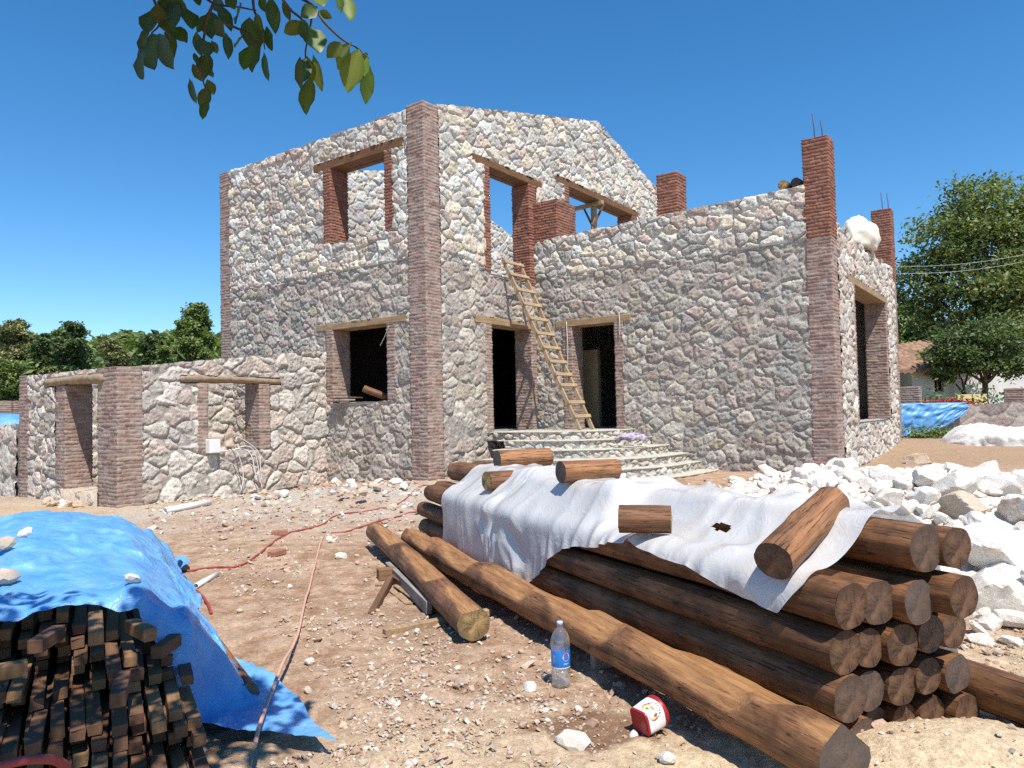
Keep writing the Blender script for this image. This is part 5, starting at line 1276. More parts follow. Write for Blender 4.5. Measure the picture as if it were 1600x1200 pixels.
def overhead():
    rs = np.random.RandomState(2); root = thing('walnut_tree', 'walnut boughs with big drooping leaves hanging in at the top left', 'tree', (-2.6, -1.6, 0.0))
    tw = MB(); lv = []; lf = []; lc = []; nn = 0
    def add_leaf(c, d, L, W_, nrm, curl, tint):
        nonlocal nn
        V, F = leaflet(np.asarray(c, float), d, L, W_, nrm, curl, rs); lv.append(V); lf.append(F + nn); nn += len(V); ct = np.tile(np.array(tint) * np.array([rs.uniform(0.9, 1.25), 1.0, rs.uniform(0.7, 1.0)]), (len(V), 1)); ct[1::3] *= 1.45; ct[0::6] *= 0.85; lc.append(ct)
    D = 2.45
    def pos(cx, cy, dy=0.0): return atd(180 + cx * 0.275, cy * 0.275, D + dy)     # leaf places measured on the bough
    twigs = [[(470, -60), (560, 20), (700, 40), (800, 60)], [(200, -60), (240, 60), (250, 140), (205, 190)], [(250, 140), (310, 200), (320, 260)], [(560, 20), (520, 110), (505, 210), (490, 300), (498, 450), (520, 520)], [(600, 120), (690, 160), (760, 190), (800, 260)], [(940, -20), (1000, 60), (1060, 110), (1095, 190), (1080, 310), (1100, 440)], [(1030, -20), (1120, 30), (1190, 130), (1290, 225), (1370, 270), (1440, 330)], [(1120, 30), (1115, 110), (1100, 200)], [(780, -60), (790, 60), (830, 150), (850, 280)], [(330, -60), (350, 40), (400, 60)]]
    for t in twigs:
        P = spline([pos(x, y, 0.05 * math.sin(x * 0.02)) for x, y in t], 14); V, F = tube(P, np.linspace(0.0055, 0.0022, 14), 6); tw.add(V, F)
    # (start x, y, tip x, y, width factor, sunlit step painted into the leaf tint)
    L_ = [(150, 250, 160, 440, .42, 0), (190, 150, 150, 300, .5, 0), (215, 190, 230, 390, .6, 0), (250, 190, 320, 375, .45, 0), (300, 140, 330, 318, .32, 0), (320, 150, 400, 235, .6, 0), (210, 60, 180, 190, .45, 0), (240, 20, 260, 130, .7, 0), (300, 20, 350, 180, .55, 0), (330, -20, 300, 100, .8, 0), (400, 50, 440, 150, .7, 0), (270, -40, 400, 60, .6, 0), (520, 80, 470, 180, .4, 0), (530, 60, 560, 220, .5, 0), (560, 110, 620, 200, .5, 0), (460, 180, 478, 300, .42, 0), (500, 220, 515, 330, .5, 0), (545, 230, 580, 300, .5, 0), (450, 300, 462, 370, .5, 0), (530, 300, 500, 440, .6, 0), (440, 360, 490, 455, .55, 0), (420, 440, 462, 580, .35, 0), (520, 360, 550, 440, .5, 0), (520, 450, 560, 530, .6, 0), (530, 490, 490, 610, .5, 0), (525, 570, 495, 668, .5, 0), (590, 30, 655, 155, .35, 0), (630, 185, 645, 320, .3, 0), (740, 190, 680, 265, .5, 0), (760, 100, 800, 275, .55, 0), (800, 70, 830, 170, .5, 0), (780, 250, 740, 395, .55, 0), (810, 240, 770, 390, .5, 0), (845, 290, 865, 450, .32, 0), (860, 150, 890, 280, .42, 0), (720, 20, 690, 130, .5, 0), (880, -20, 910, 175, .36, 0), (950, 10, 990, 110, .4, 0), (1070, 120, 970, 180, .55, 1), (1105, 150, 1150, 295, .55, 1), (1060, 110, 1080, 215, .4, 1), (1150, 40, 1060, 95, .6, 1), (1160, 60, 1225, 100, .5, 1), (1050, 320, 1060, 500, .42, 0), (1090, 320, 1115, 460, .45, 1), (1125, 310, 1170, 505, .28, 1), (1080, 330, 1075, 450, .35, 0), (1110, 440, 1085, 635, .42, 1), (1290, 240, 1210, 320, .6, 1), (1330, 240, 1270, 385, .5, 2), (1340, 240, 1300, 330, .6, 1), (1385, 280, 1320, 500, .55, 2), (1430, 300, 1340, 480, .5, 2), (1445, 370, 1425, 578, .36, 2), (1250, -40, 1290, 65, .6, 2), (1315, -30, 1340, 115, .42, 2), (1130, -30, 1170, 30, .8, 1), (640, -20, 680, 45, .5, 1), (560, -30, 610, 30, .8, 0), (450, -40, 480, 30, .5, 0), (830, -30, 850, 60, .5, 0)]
    sunv = SUN_DIR
    for x0, y0, x1, y1, wf, li in L_:
        dy = rs.uniform(-0.12, 0.12); a = pos(x0, y0, dy); b = pos(x1, y1, dy + rs.uniform(-0.05, 0.05)); L = np.linalg.norm(b - a)
        nrm = np.array([rs.normal() * 0.5, -1.0, rs.normal() * 0.4]) if li < 2 else np.array([0.25 + rs.normal() * 0.2, -1.0, 0.75])
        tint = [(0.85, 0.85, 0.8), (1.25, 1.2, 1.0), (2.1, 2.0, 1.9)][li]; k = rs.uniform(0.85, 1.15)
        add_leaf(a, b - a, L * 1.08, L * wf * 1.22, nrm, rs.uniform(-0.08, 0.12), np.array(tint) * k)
    # the rest of the crown, above and behind the picture, that shades the battens
    def hidden(P, m=0.22): return P[2] > 1.5 + max(P[1], 0.0) * 0.60 + m or P[1] < 0.15
    boughs = [((-2.6, -1.5, 3.4), (-0.9, 1.6, 3.55)), ((-2.6, -1.5, 3.2), (-2.4, 1.0, 3.2)), ((-2.6, -1.5, 3.8), (-1.6, 2.0, 4.0)), ((-2.6, -1.5, 3.8), (-3.4, 1.2, 3.9)), ((-2.6, -1.5, 4.2), (-0.3, 0.3, 4.4))]
    rs2 = np.random.RandomState(12)
    for p, q in boughs:
        V, F = limb(p, q, 0.05, 0.012, rs2, 10, 0.05); tw.add(V, F)
    V, F = limb((-0.9, 1.6, 3.5), pos(470, -60), 0.014, 0.006, rs2, 8, 0.03); tw.add(V, F)
    V, F = limb((-0.9, 1.6, 3.5), pos(1030, -20), 0.014, 0.006, rs2, 8, 0.03); tw.add(V, F)
    V, F = limb((-0.9, 1.6, 3.5), pos(200, -60), 0.012, 0.006, rs2, 8, 0.03); tw.add(V, F)
    V, F = limb((-0.9, 1.6, 3.5), pos(780, -60), 0.012, 0.006, rs2, 8, 0.03); tw.add(V, F)
    cnt = 0
    for _ in range(6000):
        # aim the shade at the front of the timber and the ground before it
        g = np.array([rs.uniform(-3.0, -0.95), rs.uniform(2.1, 3.72), rs.uniform(0.1, 0.6)])
        if g[0] > -1.25 and g[1] > 3.3 and rs.rand() < 0.75: continue
        z = rs.uniform(2.7, 4.6); P = g + SUN_DIR * ((z - g[2]) / SUN_DIR[2])
        if not hidden(P): continue
        if fbm(P[0] * 2.2, P[1] * 2.2, P[2] * 2.2, 2) < -0.22: continue
        d = np.array([rs.normal() * 0.5, rs.normal() * 0.5, -1.0]); nrm = np.array([rs.normal(), rs.normal(), 1.2])
        L = rs.uniform(0.09, 0.15); add_leaf(P, d, L, L * rs.uniform(.45, .65), nrm, 0.08, np.array((1, 1, 1)) * rs.uniform(0.8, 1.2)); cnt += 1
        if cnt >= 1900: break
    for _ in range(900):                                        # the boughs that keep the hanging one in shade
        g = pos(rs.uniform(60, 1010), rs.uniform(-60, 600), rs.uniform(-0.15, 0.15)); z = g[2] + rs.uniform(0.5, 1.9); P = g + SUN_DIR * ((z - g[2]) / SUN_DIR[2])
        if not hidden(P): continue
        d = np.array([rs.normal() * 0.5, rs.normal() * 0.5, -1.0]); nrm = np.array([rs.normal(), rs.normal(), 1.2]); L = rs.uniform(0.09, 0.15); add_leaf(P, d, L, L * .55, nrm, 0.08, np.array((1, 1, 1)) * rs.uniform(0.8, 1.2))
    V, F = limb((-2.6, -1.6, -0.2), (-2.6, -1.5, 4.4), 0.19, 0.10, rs2, 8, 0.02); tw.add(V, F)
    V, F = tw.out(); part('trunk', V, F, M_TRUNK, root)
    part('crown', np.concatenate(lv), np.concatenate(lf), M_LEAFN, root, np.concatenate(lc), True)
overhead()
# ------------------------------------------------------------------ ladder
lt, rt = on_v(787, 408, -0.06), on_v(812, 414, -0.06); lb, rbm = on_v(906, 673, -1.72), on_v(926, 671, -1.72)
lb[2] = rbm[2] = 1.075
lad = thing('ladder', 'home-made wooden ladder leaning on the wall between the two doors', 'ladder', lb)
def stick(name, p, q, w, h, mat, parent, side, bev=0.004):
    """squared timber from p to q, w wide along side, h thick"""
    p = np.asarray(p, float); d = np.asarray(q, float) - p; L = np.linalg.norm(d); d /= L
    s = np.asarray(side, float); s = s - d * (s @ d); s /= np.linalg.norm(s); n = np.cross(d, s)
    V, F = bev_box(*box((-w / 2, -h / 2, 0), (w, 0, 0), (0, h, 0), (0, 0, L)), bev)
    me = nmesh(name, V, F, mat, None, False); o = link(name, me, parent)
    Mx = Matrix.Translation(Vector(p)) @ Matrix([list(r) for r in np.stack([s, n, d], 1)]).to_4x4()
    o.matrix_world = Mx
    if parent is not None:
        par = np.array(parent.location) + (np.array(parent.parent.location) if parent.parent else 0)
        o.matrix_world = Matrix.Identity(4); o.matrix_local = Matrix.Translation(Vector(-par)) @ Mx
    return o
across = rbm - lb; up_l = lt - lb
stick('rail', lb, lt + (lt - lb) * 0.012, 0.055, 0.085, M_LADDER, lad, across); stick('rail', rbm, rt + (rt - rbm) * 0.01, 0.055, 0.085, M_LADDER, lad, across)
def proj_y(P):
    q = P - CAM; return 600 - F_PX * (q @ CU) / (q @ FWD)
fr = np.linspace(0, 1, 400); ys = np.array([proj_y(lb + up_l * f) for f in fr])
nrm_l = np.cross(across, up_l); nrm_l /= np.linalg.norm(nrm_l)
if nrm_l @ (CAM - lb) < 0: nrm_l = -nrm_l
for y in (411, 430, 454, 476, 499, 522, 544, 566, 586, 603, 630, 652):
    f = float(np.interp(-y, -ys[::1], fr)) if ys[0] < ys[-1] else float(np.interp(y, ys[::-1], fr[::-1]))
    a = lb + up_l * f; b = rbm + (rt - rbm) * f; e = (b - a) / np.linalg.norm(b - a)
    stick('rung', a - e * 0.05 + nrm_l * 0.055, b + e * 0.06 + nrm_l * 0.055, 0.075, 0.028, M_LADDER, lad, up_l)

# ------------------------------------------------------------------ bottle and tub
def mat_clear(name, tint, refl=0.10):
    t = NT(name); tr = t.n('BsdfTransparent'); t.set(tr.inputs[0], tint); gl = t.n('BsdfGlossy'); gl.inputs['Roughness'].default_value = 0.06
    lw = t.n('LayerWeight'); lw.inputs[0].default_value = 0.35
    mp = t.n('Math', operation='MULTIPLY_ADD'); t.l(lw.outputs['Facing'], mp.inputs[0]); mp.inputs[1].default_value = 0.45; mp.inputs[2].default_value = refl
    df = t.n('BsdfDiffuse'); df.inputs[0].default_value = (0.85, 0.87, 0.9, 1); m0 = t.n('MixShader'); m0.inputs[0].default_value = 0.09; t.l(tr.outputs[0], m0.inputs[1]); t.l(df.outputs[0], m0.inputs[2])
    m = t.n('MixShader'); t.l(mp.outputs[0], m.inputs[0]); t.l(m0.outputs[0], m.inputs[1]); t.l(gl.outputs[0], m.inputs[2]); return t.done(m.outputs[0])
M_PET = mat_clear('clear_plastic', (0.985, 0.99, 0.995)); M_WATER = mat_clear('water', (0.97, 0.98, 0.98), 0.05)
M_BLUELAB = simple('blue_label', (0.02, 0.20, 0.62), 0.35, 0.5, 0.05, 20, 0.05)
M_REDLAB = simple('red_print', (0.62, 0.03, 0.04), 0.4, 0.4, 0.03, 20, 0.0); M_WHITELAB = simple('white_print', (0.82, 0.82, 0.82), 0.4, 0.4, 0.03, 20, 0.0)
M_LIGHTBLUE = simple('pale_blue_print', (0.45, 0.60, 0.85), 0.4, 0.4, 0.03, 20, 0.0)
bp = on_ground(877, 1072); bot = thing('drink_bottle', 'tall clear plastic drink bottle with blue label standing on the soil', 'bottle', bp)
prof = [(0.012, 0.006), (0.030, 0.001), (0.044, 0.004), (0.051, 0.018), (0.052, 0.04), (0.0505, 0.10), (0.0515, 0.105), (0.0515, 0.205), (0.053, 0.215), (0.054, 0.232), (0.051, 0.258), (0.042, 0.284), (0.028, 0.304), (0.0165, 0.317), (0.0145, 0.323), (0.0145, 0.327), (0.017, 0.329), (0.017, 0.331), (0.0135, 0.333)]
V, F = lathe(prof, 40, bp)
ang = np.arctan2(V[:, 1] - bp[1], V[:, 0] - bp[0]); lowz = np.clip(1 - (V[:, 2] - bp[2]) / 0.025, 0, 1); V[:, 2] += 0.012 * lowz * (0.5 + 0.5 * np.cos(ang * 5)) * (np.hypot(V[:, 0] - bp[0], V[:, 1] - bp[1]) > 0.02)
part('body', V, F, M_PET, bot)
V, F = lathe([(0.0, 0.012), (0.040, 0.010), (0.048, 0.02), (0.0495, 0.04), (0.0485, 0.094), (0.0, 0.0945)], 36, bp); part('water', V, F, M_WATER, bot)
V, F = lathe([(0.0145, 0.333), (0.0168, 0.334), (0.0168, 0.347), (0.0150, 0.3495), (0.0, 0.350)], 24, bp); part('cap', V, F, M_LIGHTBLUE, bot)
lab_ = sub('label', bot)
V, F = lathe([(0.0520, 0.114), (0.0523, 0.115), (0.0523, 0.199), (0.0520, 0.200)], 48, bp); part('wrap', V, F, M_BLUELAB, lab_)
V, F = lathe([(0.0519, 0.110), (0.0519, 0.114)], 48, bp); part('band', V, F, M_WHITELAB, lab_)
def text_mesh(body, size):
    cu = bpy.data.curves.new('lettering', 'FONT'); cu.body = body; cu.size = size; cu.align_x = 'CENTER'; cu.align_y = 'CENTER'; cu.resolution_u = 3
    o = bpy.data.objects.new('lettering', cu); COL.objects.link(o); dg = bpy.context.evaluated_depsgraph_get()
    me = bpy.data.meshes.new_from_object(o.evaluated_get(dg)); V = np.array([v.co[:] for v in me.vertices]); F = [list(p.vertices) for p in me.polygons]
    bpy.data.objects.remove(o); bpy.data.curves.remove(cu); bpy.data.meshes.remove(me); return V, F
def on_cyl(X, Z, r, th0):         # flat drawing wrapped round the bottle, th0 = direction of its middle
    th = th0 + X / r; return np.stack([bp[0] + r * np.cos(th), bp[1] + r * np.sin(th), bp[2] + Z], -1)
TH0 = math.atan2(-bp[1], -bp[0])                                  # towards the camera
def disc2(r, y0=-9, y1=9, n=26, wave=0.0, cut=None):
    a = np.linspace(0, 2 * np.pi, n, endpoint=False); x = r * np.cos(a); y = np.clip(r * np.sin(a), y0, y1); return x, y
EM = (TH0 + 0.62); ez = 0.169
a = np.linspace(0, 2 * np.pi, 40, endpoint=False)
V = on_cyl(0.0205 * np.cos(a), ez + 0.0205 * np.sin(a), 0.0526, EM); part('emblem', V, [list(range(40))], M_WHITELAB, lab_, None, False)
s = np.linspace(-1, 1, 20)
def seg(sign, mat):               # upper red and lower blue wave of the round emblem
    r = 0.0186; x = r * s; arc = np.sqrt(np.maximum(r * r - x * x, 0)); wv = 0.25 * r * np.sin(s * 2.6) + sign * 0.12 * r + (0.22 * r if sign > 0 else -0.30 * r) * 1.0
    y = np.maximum(arc, wv) if sign > 0 else np.minimum(-arc, wv)
    wv = np.clip(wv, -arc, arc)
    V = np.concatenate([on_cyl(x, ez + wv, 0.0529, EM), on_cyl(x, ez + np.clip(y, -arc, arc), 0.0529, EM)])
    F = [[i, i + 1, 20 + i + 1, 20 + i] if sign > 0 else [20 + i, 20 + i + 1, i + 1, i] for i in range(19)]
    part('emblem', V, F, mat, lab_, None, False)
seg(1, M_REDLAB); seg(-1, M_BLUELAB)
V, F = text_mesh('pepsi', 0.0150); part('lettering', on_cyl(V[:, 0], 0.1355 + V[:, 1], 0.0527, EM), F, M_WHITELAB, lab_, None, False)
V, F = text_mesh('PEPSI', 0.021); part('lettering', on_cyl(-V[:, 1], 0.157 + V[:, 0] * 1.0, 0.0527, TH0 - 0.72), F, M_LIGHTBLUE, lab_, None, False)

tb_ = on_ground(1000, 1150); tub = thing('plastic_tub', 'white and red food tub lying on its side on the sand', 'tub', tb_)
ax = np.array([0.80, 0.52, 0.22]); ax /= np.linalg.norm(ax); tx = np.cross(ax, Z3); tx /= np.linalg.norm(tx); ty = np.cross(tx, ax)
c0 = tb_ + Z3 * 0.062
def sqr(k, rad, n=48):            # outline between a rounded square (k=0) and a circle (k=1)
    a = np.linspace(0, 2 * np.pi, n, endpoint=False) + math.pi / 4; c, s_ = np.cos(a), np.sin(a); p = 5.0 - 3.0 * k
    rr = rad / (np.abs(c) ** p + np.abs(s_) ** p) ** (1 / p); return rr * c, rr * s_
def loft(secs):
    V = [];
    for d, rad, k in secs:
        x, y = sqr(k, rad); V.append(c0 + ax * d + x[:, None] * tx + y[:, None] * ty)
    return np.concatenate(V), [f[::-1] if False else f for f in gridF(len(secs), 48, True)[:, ::-1].tolist()]
V, F = loft([(0.002, 0.056, 0), (0.03, 0.058, .2), (0.07, 0.063, .5), (0.105, 0.067, .8)]); part('body', V, F, M_WHITELAB, tub)
V, F = loft([(0.010, 0.0572, 0), (0.0, 0.0565, 0), (-0.002, 0.053, 0), (0.004, 0.048, 0), (0.005, 0.025, 0), (0.005, 0.001, 0)]); part('base', V, F, M_RED if False else simple('red_plastic', (0.38, 0.02, 0.025), 0.35, 0.5, 0.05, 10, 0.0), tub)
V, F = loft([(0.100, 0.068, .9), (0.101, 0.074, 1), (0.119, 0.0745, 1), (0.121, 0.070, 1), (0.114, 0.067, 1), (0.06, 0.061, .6)]); part('rim', V, F, bpy.data.materials['red_plastic'], tub)
art = sub('printed_label', tub)
def on_tub(al, d, h=0.0012):      # point of the tub's side: al angle about the axis, d along it
    rad = np.interp(d, [0.002, 0.03, 0.07, 0.105], [0.056, 0.058, 0.063, 0.067]); k = np.interp(d, [0.002, 0.03, 0.07, 0.105], [0, .2, .5, .8]); p = 5.0 - 3.0 * k
    c, s_ = np.cos(al), np.sin(al); rr = rad / (np.abs(c) ** p + np.abs(s_) ** p) ** (1 / p) + h
    return c0 + ax * d[..., None] + (rr * c)[..., None] * tx + (rr * s_)[..., None] * ty
tm = CAM - c0; al0 = math.atan2(tm @ ty, tm @ tx) + 0.25
def patch(da, d, ra, rd, mat, name='picture', h=0.0013):
    a = np.linspace(0, 2 * np.pi, 18, endpoint=False); V = on_tub(al0 + da + ra * np.cos(a), np.asarray(d + rd * np.sin(a)), h); part(name, V, [list(range(18))], mat, art, None, False)
M_CREAM = simple('cream_print', (0.78, 0.62, 0.30), 0.5, 0.4, 0.1, 60, 0.0); M_GREEN = simple('green_print', (0.10, 0.30, 0.10), 0.5, 0.4, 0.1, 60, 0.0); M_PINK = simple('brown_red_print', (0.45, 0.12, 0.10), 0.5, 0.4, 0.1, 60, 0.0)
patch(0.02, 0.045, 0.78, 0.031, M_PINK, h=0.0010); patch(0.0, 0.040, 0.66, 0.026, M_CREAM, h=0.0016); patch(-0.12, 0.028, 0.30, 0.012, M_WHITELAB, h=0.0022); patch(0.22, 0.036, 0.12, 0.008, M_GREEN, h=0.0023); patch(-0.40, 0.052, 0.10, 0.010, M_PINK, h=0.0023); patch(0.05, 0.055, 0.2, 0.006, simple('orange_print', (0.7, 0.3, 0.06), 0.5, 0.4, 0.1, 60, 0.0), h=0.0023)
for k in range(9):                # the curved line of small dark characters, too small to read in the photograph
    f = (k - 4) / 4; da = 0.58 * f; d = 0.087 - 0.020 * f * f; w_ = 0.036 if k % 3 else 0.022
    q_ = on_tub(al0 + da + np.array([-w_, w_, w_, -w_]), np.array([d - 0.004, d - 0.004, d + 0.004 + 0.002 * (k % 2), d + 0.003]), 0.0014); part('lettering', q_, [[0, 1, 2, 3]], M_STEEL, art, None, False)

# ------------------------------------------------------------------ hoses, strap, pipes, scraps on the ground
def ground_line(name, pts, r, mat, label, cat, n=80, lift=None, flat=1.0):
    P = np.array([on_ground(x, y) for x, y in pts]); P = spline(P, n)
    P[:, 2] = gz(P[:, 0], P[:, 1]) + r * 0.9 + (0 if lift is None else np.interp(np.linspace(0, 1, n), *lift))
    V, F = tube(P, r, 8); return solo(name, V, F, mat, label, cat)
ground_line('hose', [(268, 893), (300, 893), (335, 888), (365, 887), (390, 878), (415, 858), (440, 840), (462, 831), (500, 822), (520, 810), (550, 802), (590, 797), (625, 790), (662, 778), (700, 768)], 0.011, M_RED, 'red hose winding from the blue tarp to the far end of the log stack', 'hose', 140)
ground_line('hose', [(517, 834), (540, 832), (565, 824), (600, 813), (640, 804), (670, 800), (700, 795)], 0.011, M_RED, 'shorter red hose running from the white stone towards the log stack', 'hose')
ground_line('hose', [(300, 918), (315, 932), (326, 948), (330, 960)], 0.012, M_RED, 'short bit of red hose beside the blue tarp', 'hose', 30)
ground_line('strap', [(506, 838), (498, 860), (491, 890), (480, 935), (468, 990), (455, 1035), (435, 1085), (418, 1130), (405, 1175), (398, 1215)], 0.010, M_STRAP, 'pale pink strap running down the soil to the front corner of the blue tarp', 'strap', 90, lift=([0, .3, .5, .62, .8, 1], [0.0, 0.02, 0.04, 0.10, 0.09, 0.12]))
p = [at(-40, 1215, 0.50), at(20, 1192, 0.52), at(70, 1186, 0.52), at(100, 1196, 0.48), at(112, 1230, 0.42)]; V, F = tube(spline(p, 40), 0.014, 8); solo('hose', V, F, M_RED, 'red hose lying across the front of the batten stack', 'hose')
def pipe(px0, px1, r, label):
    a, b = on_ground(*px0), on_ground(*px1); a[2] += r; b[2] += r; d = (b - a); L = np.linalg.norm(d); x, y, d = frame_of(d)
    pr = [(r, 0), (r, L), (r * .82, L), (r * .82, L - 0.15), (0.0, L - 0.15)]; pr = [(r * .82, 0.15), (r * .82, 0.0)] + pr
    n = 18; an = np.linspace(0, 2 * np.pi, n, endpoint=False)
    V = np.concatenate([a + d * z + rr * (np.cos(an)[:, None] * x + np.sin(an)[:, None] * y) for rr, z in pr]); F = gridF(len(pr), n, True)[:, ::-1]
    solo('pipe', V, F, M_PVC, label, 'pipe')
pipe((258, 803), (328, 789), 0.05, 'long white plastic pipe lying at the foot of the outbuilding wall'); pipe((306, 920), (339, 901), 0.024, 'short white pipe piece on the soil by the tarp')
q = on_ground(642, 784); block('foam_block', q, (0.9, 0.35), 0.42, 0.2, 0.16, M_PVC, 'white block lying near the foot of the tall brick pillar', 'block', bev=0.01)
q = on_ground(628, 797); block('foam_block', q, (0.9, 0.1), 0.34, 0.2, 0.03, M_PVC, 'flat white scrap on the ground below the white block', 'scrap', bev=0.008)
for k, (px, py, an, lab) in enumerate([(437, 836, 0.3, 'broken brick lying against the red hose'), (433, 868, 1.2, 'half brick alone on the soil in the middle'), (1060, 768, 0.2, 'broken brick by the white boulders, near the steps'), (467, 762, 0.8, 'brick piece in the rubble beneath the conduits'), (601, 776, 2.0, 'brick lying in the rubble left of the white block')]):
    q = on_ground(px, py); block('brick', q, (math.cos(an), math.sin(an)), 0.20, 0.10, 0.06, simple('loose_brick', (0.40, 0.185, 0.12), 0.9, 0.2, 0.2, 20, 0.4) if k == 0 else bpy.data.materials['loose_brick'], lab, 'brick', bev=0.006)
q = on_ground(450, 768); block('dark_scrap', q + Z3 * 0.03, (0.9, -0.1), 0.36, 0.14, 0.05, M_STEEL, 'dark strip of scrap among the rubble by the wall', 'scrap', tilt=0.15)
def lying_bottle(px, py, d, L, r, label):
    a = on_ground(px, py) + Z3 * r * 0.8; x, y, d = frame_of(d); n = 20; an = np.linspace(0, 2 * np.pi, n, endpoint=False)
    pr = [(0.0, 0.01), (r * .8, 0), (r, 0.02), (r, L * .62), (r * .7, L * .78), (r * .28, L * .92), (r * .28, L), (0, L)]
    V = np.concatenate([a + d * z + rr * (1 + 0.1 * np.sin(3 * an + z * 40))[:, None] * (np.cos(an)[:, None] * x + np.sin(an)[:, None] * y * 0.8) for rr, z in pr]); solo('drink_bottle', V, gridF(len(pr), n, True)[:, ::-1], M_PET, label, 'bottle')
lying_bottle(580, 858, (0.5, 0.6, 0), 0.24, 0.045, 'crumpled clear bottle lying by the far end of the shorter log'); lying_bottle(520, 768, (0.9, 0.2, 0), 0.33, 0.055, 'clear bottle lying in the rubble below the lower window')
def crumple(name, c, sx, sy, sz, mat, label, cat, seed, rough=0.5, rot=0.0):
    V, F = ico(4); n = fbm(V[:, 0] * 1.6 + seed, V[:, 1] * 1.6, V[:, 2] * 1.6, 4); rd = 1 - np.abs(pn(V[:, 0] * 2.3 + seed, V[:, 1] * 2.3, V[:, 2] * 2.3)) * 2
    W_ = V * (1 + rough * 0.5 * n + rough * 0.22 * rd)[:, None] * np.array([sx, sy, sz]); W_[:, 2] = np.maximum(W_[:, 2], -sz * 0.45)
    c_, s_ = math.cos(rot), math.sin(rot); W_ = np.stack([W_[:, 0] * c_ - W_[:, 1] * s_, W_[:, 0] * s_ + W_[:, 1] * c_, W_[:, 2]], -1) + c
    return solo(name, W_, F, mat, label, cat)
crumple('cloth', at(1000, 684, 0.98) * 0 + B(2.45, -3.12, 0.93), 0.30, 0.12, 0.09, simple('lilac_cloth', (0.60, 0.50, 0.62), 0.9, 0.1, 0.35, 14, 0.3), 'crumpled lilac and white cloth on the right side of the steps', 'cloth', 3, 0.8, 0.5)
crumple('scrap_of_foil', B(1.55, -0.95, 0.79), 0.10, 0.05, 0.05, M_BLUELAB, 'small blue scrap at the left end of the steps', 'scrap', 5, 0.6)
crumple('scrap_of_foil', on_ground(400, 768) + Z3 * 0.05, 0.05, 0.05, 0.10, M_LIGHTBLUE, 'little blue scrap in the rubble under the conduits', 'scrap', 8, 0.6)

# ------------------------------------------------------------------ on and in the house
c = on_v(1342, 376, -6.42); crumple('foam_sack', c + Z3 * 0.0, 0.52, 0.38, 0.50, M_FOAM, 'big white foam bundle on the end wall of the wing, between two pillars', 'bundle', 11, 0.40, AZ * 0 + math.radians(54))
c = on_v(1380, 423, -6.42); crumple('foam_sack', c, 0.55, 0.2, 0.15, M_FOAM, 'smaller pale foam piece on the end wall, right of the big bundle', 'bundle', 14, 0.3, math.radians(54))
for k, vv in enumerate((-5.78, -6.0)):
    put_log(log_mesh(1.4, 0.095, 0.095, 90 + k), M_LOG2 if k == 0 else M_LOG, B(3.86 + 0.05 * k, vv, 5.75), B(5.2, vv - 0.1, 5.75), ['pale end of a log lying on the wing wall beside the tall pillar', 'dark log end on the wing wall, touching the tall pillar'][k], 'logs on top of the wing wall')
put_log(log_mesh(0.85, 0.075, 0.07, 95), M_LOG2, on_u(568, 607, -0.06), on_u(618, 625, 0.45), 'short pale log sticking out over the sill of the lower window', None)
q = B(-0.02, 2.45, 1.80); block('slate_piece', q, V3, 0.5, 0.3, 0.03, M_CONC, 'flat gray piece lying on the sill of the lower window', 'slab', bev=0.006)
for k, v in enumerate((2.52, 2.34, 1.95)):
    V, F = tube([B(0.1, v, 1.85), B(-0.24, v + 0.02, 1.86)], 0.018, 6); solo('stick', V, F, M_BATTEN, ['thin stick poking out of the lower window, leftmost of three', 'thin stick poking out of the lower window, middle of three', 'thin stick poking out of the lower window, rightmost of three'][k], 'stick', None, 'sticks on the window sill')
u_ = (on_v(928, 340, 0.22) - C0) @ U3
pr_ = thing('timber_prop', 'timber prop with two braces holding the lintel of the upper right window', 'prop', B(u_, 0.22, 4.42))
stick('post', B(u_, 0.22, 4.42), B(u_, 0.22, 7.10), 0.13, 0.13, M_LADDER, pr_, U3)
stick('head_piece', B(u_ - 0.1, -0.12, 7.16), B(u_ + 0.02, 0.95, 7.16), 0.12, 0.10, M_LADDER, pr_, U3)
a1, a2 = on_v(912, 325, 0.6), on_v(925, 352, 0.22); stick('brace', a2, a1, 0.05, 0.05, M_BATTEN, pr_, V3); a1, a2 = on_v(944, 318, 0.0), on_v(927, 353, 0.10); stick('brace', a2, a1, 0.05, 0.05, M_BATTEN, pr_, V3)
for k, (a, b, lab) in enumerate([((885, 503), (887, 575), 'white string hanging at the left jamb of the right door'), ((967, 488), (968, 525), 'white string hanging from the right end of the door lintel'), ((607, 510), (594, 540), 'thin wire hanging at the lower window')]):
    p = [on_u(*a, 3.74 if k < 2 else -0.05), on_u((a[0] + b[0]) / 2 + 1, (a[1] + b[1]) / 2, 3.72 if k < 2 else 0.0), on_u(*b, 3.74 if k < 2 else 0.05)]; V, F = tube(spline(p, 16), 0.007, 6); solo('string', V, F, M_PVC, lab, 'string')
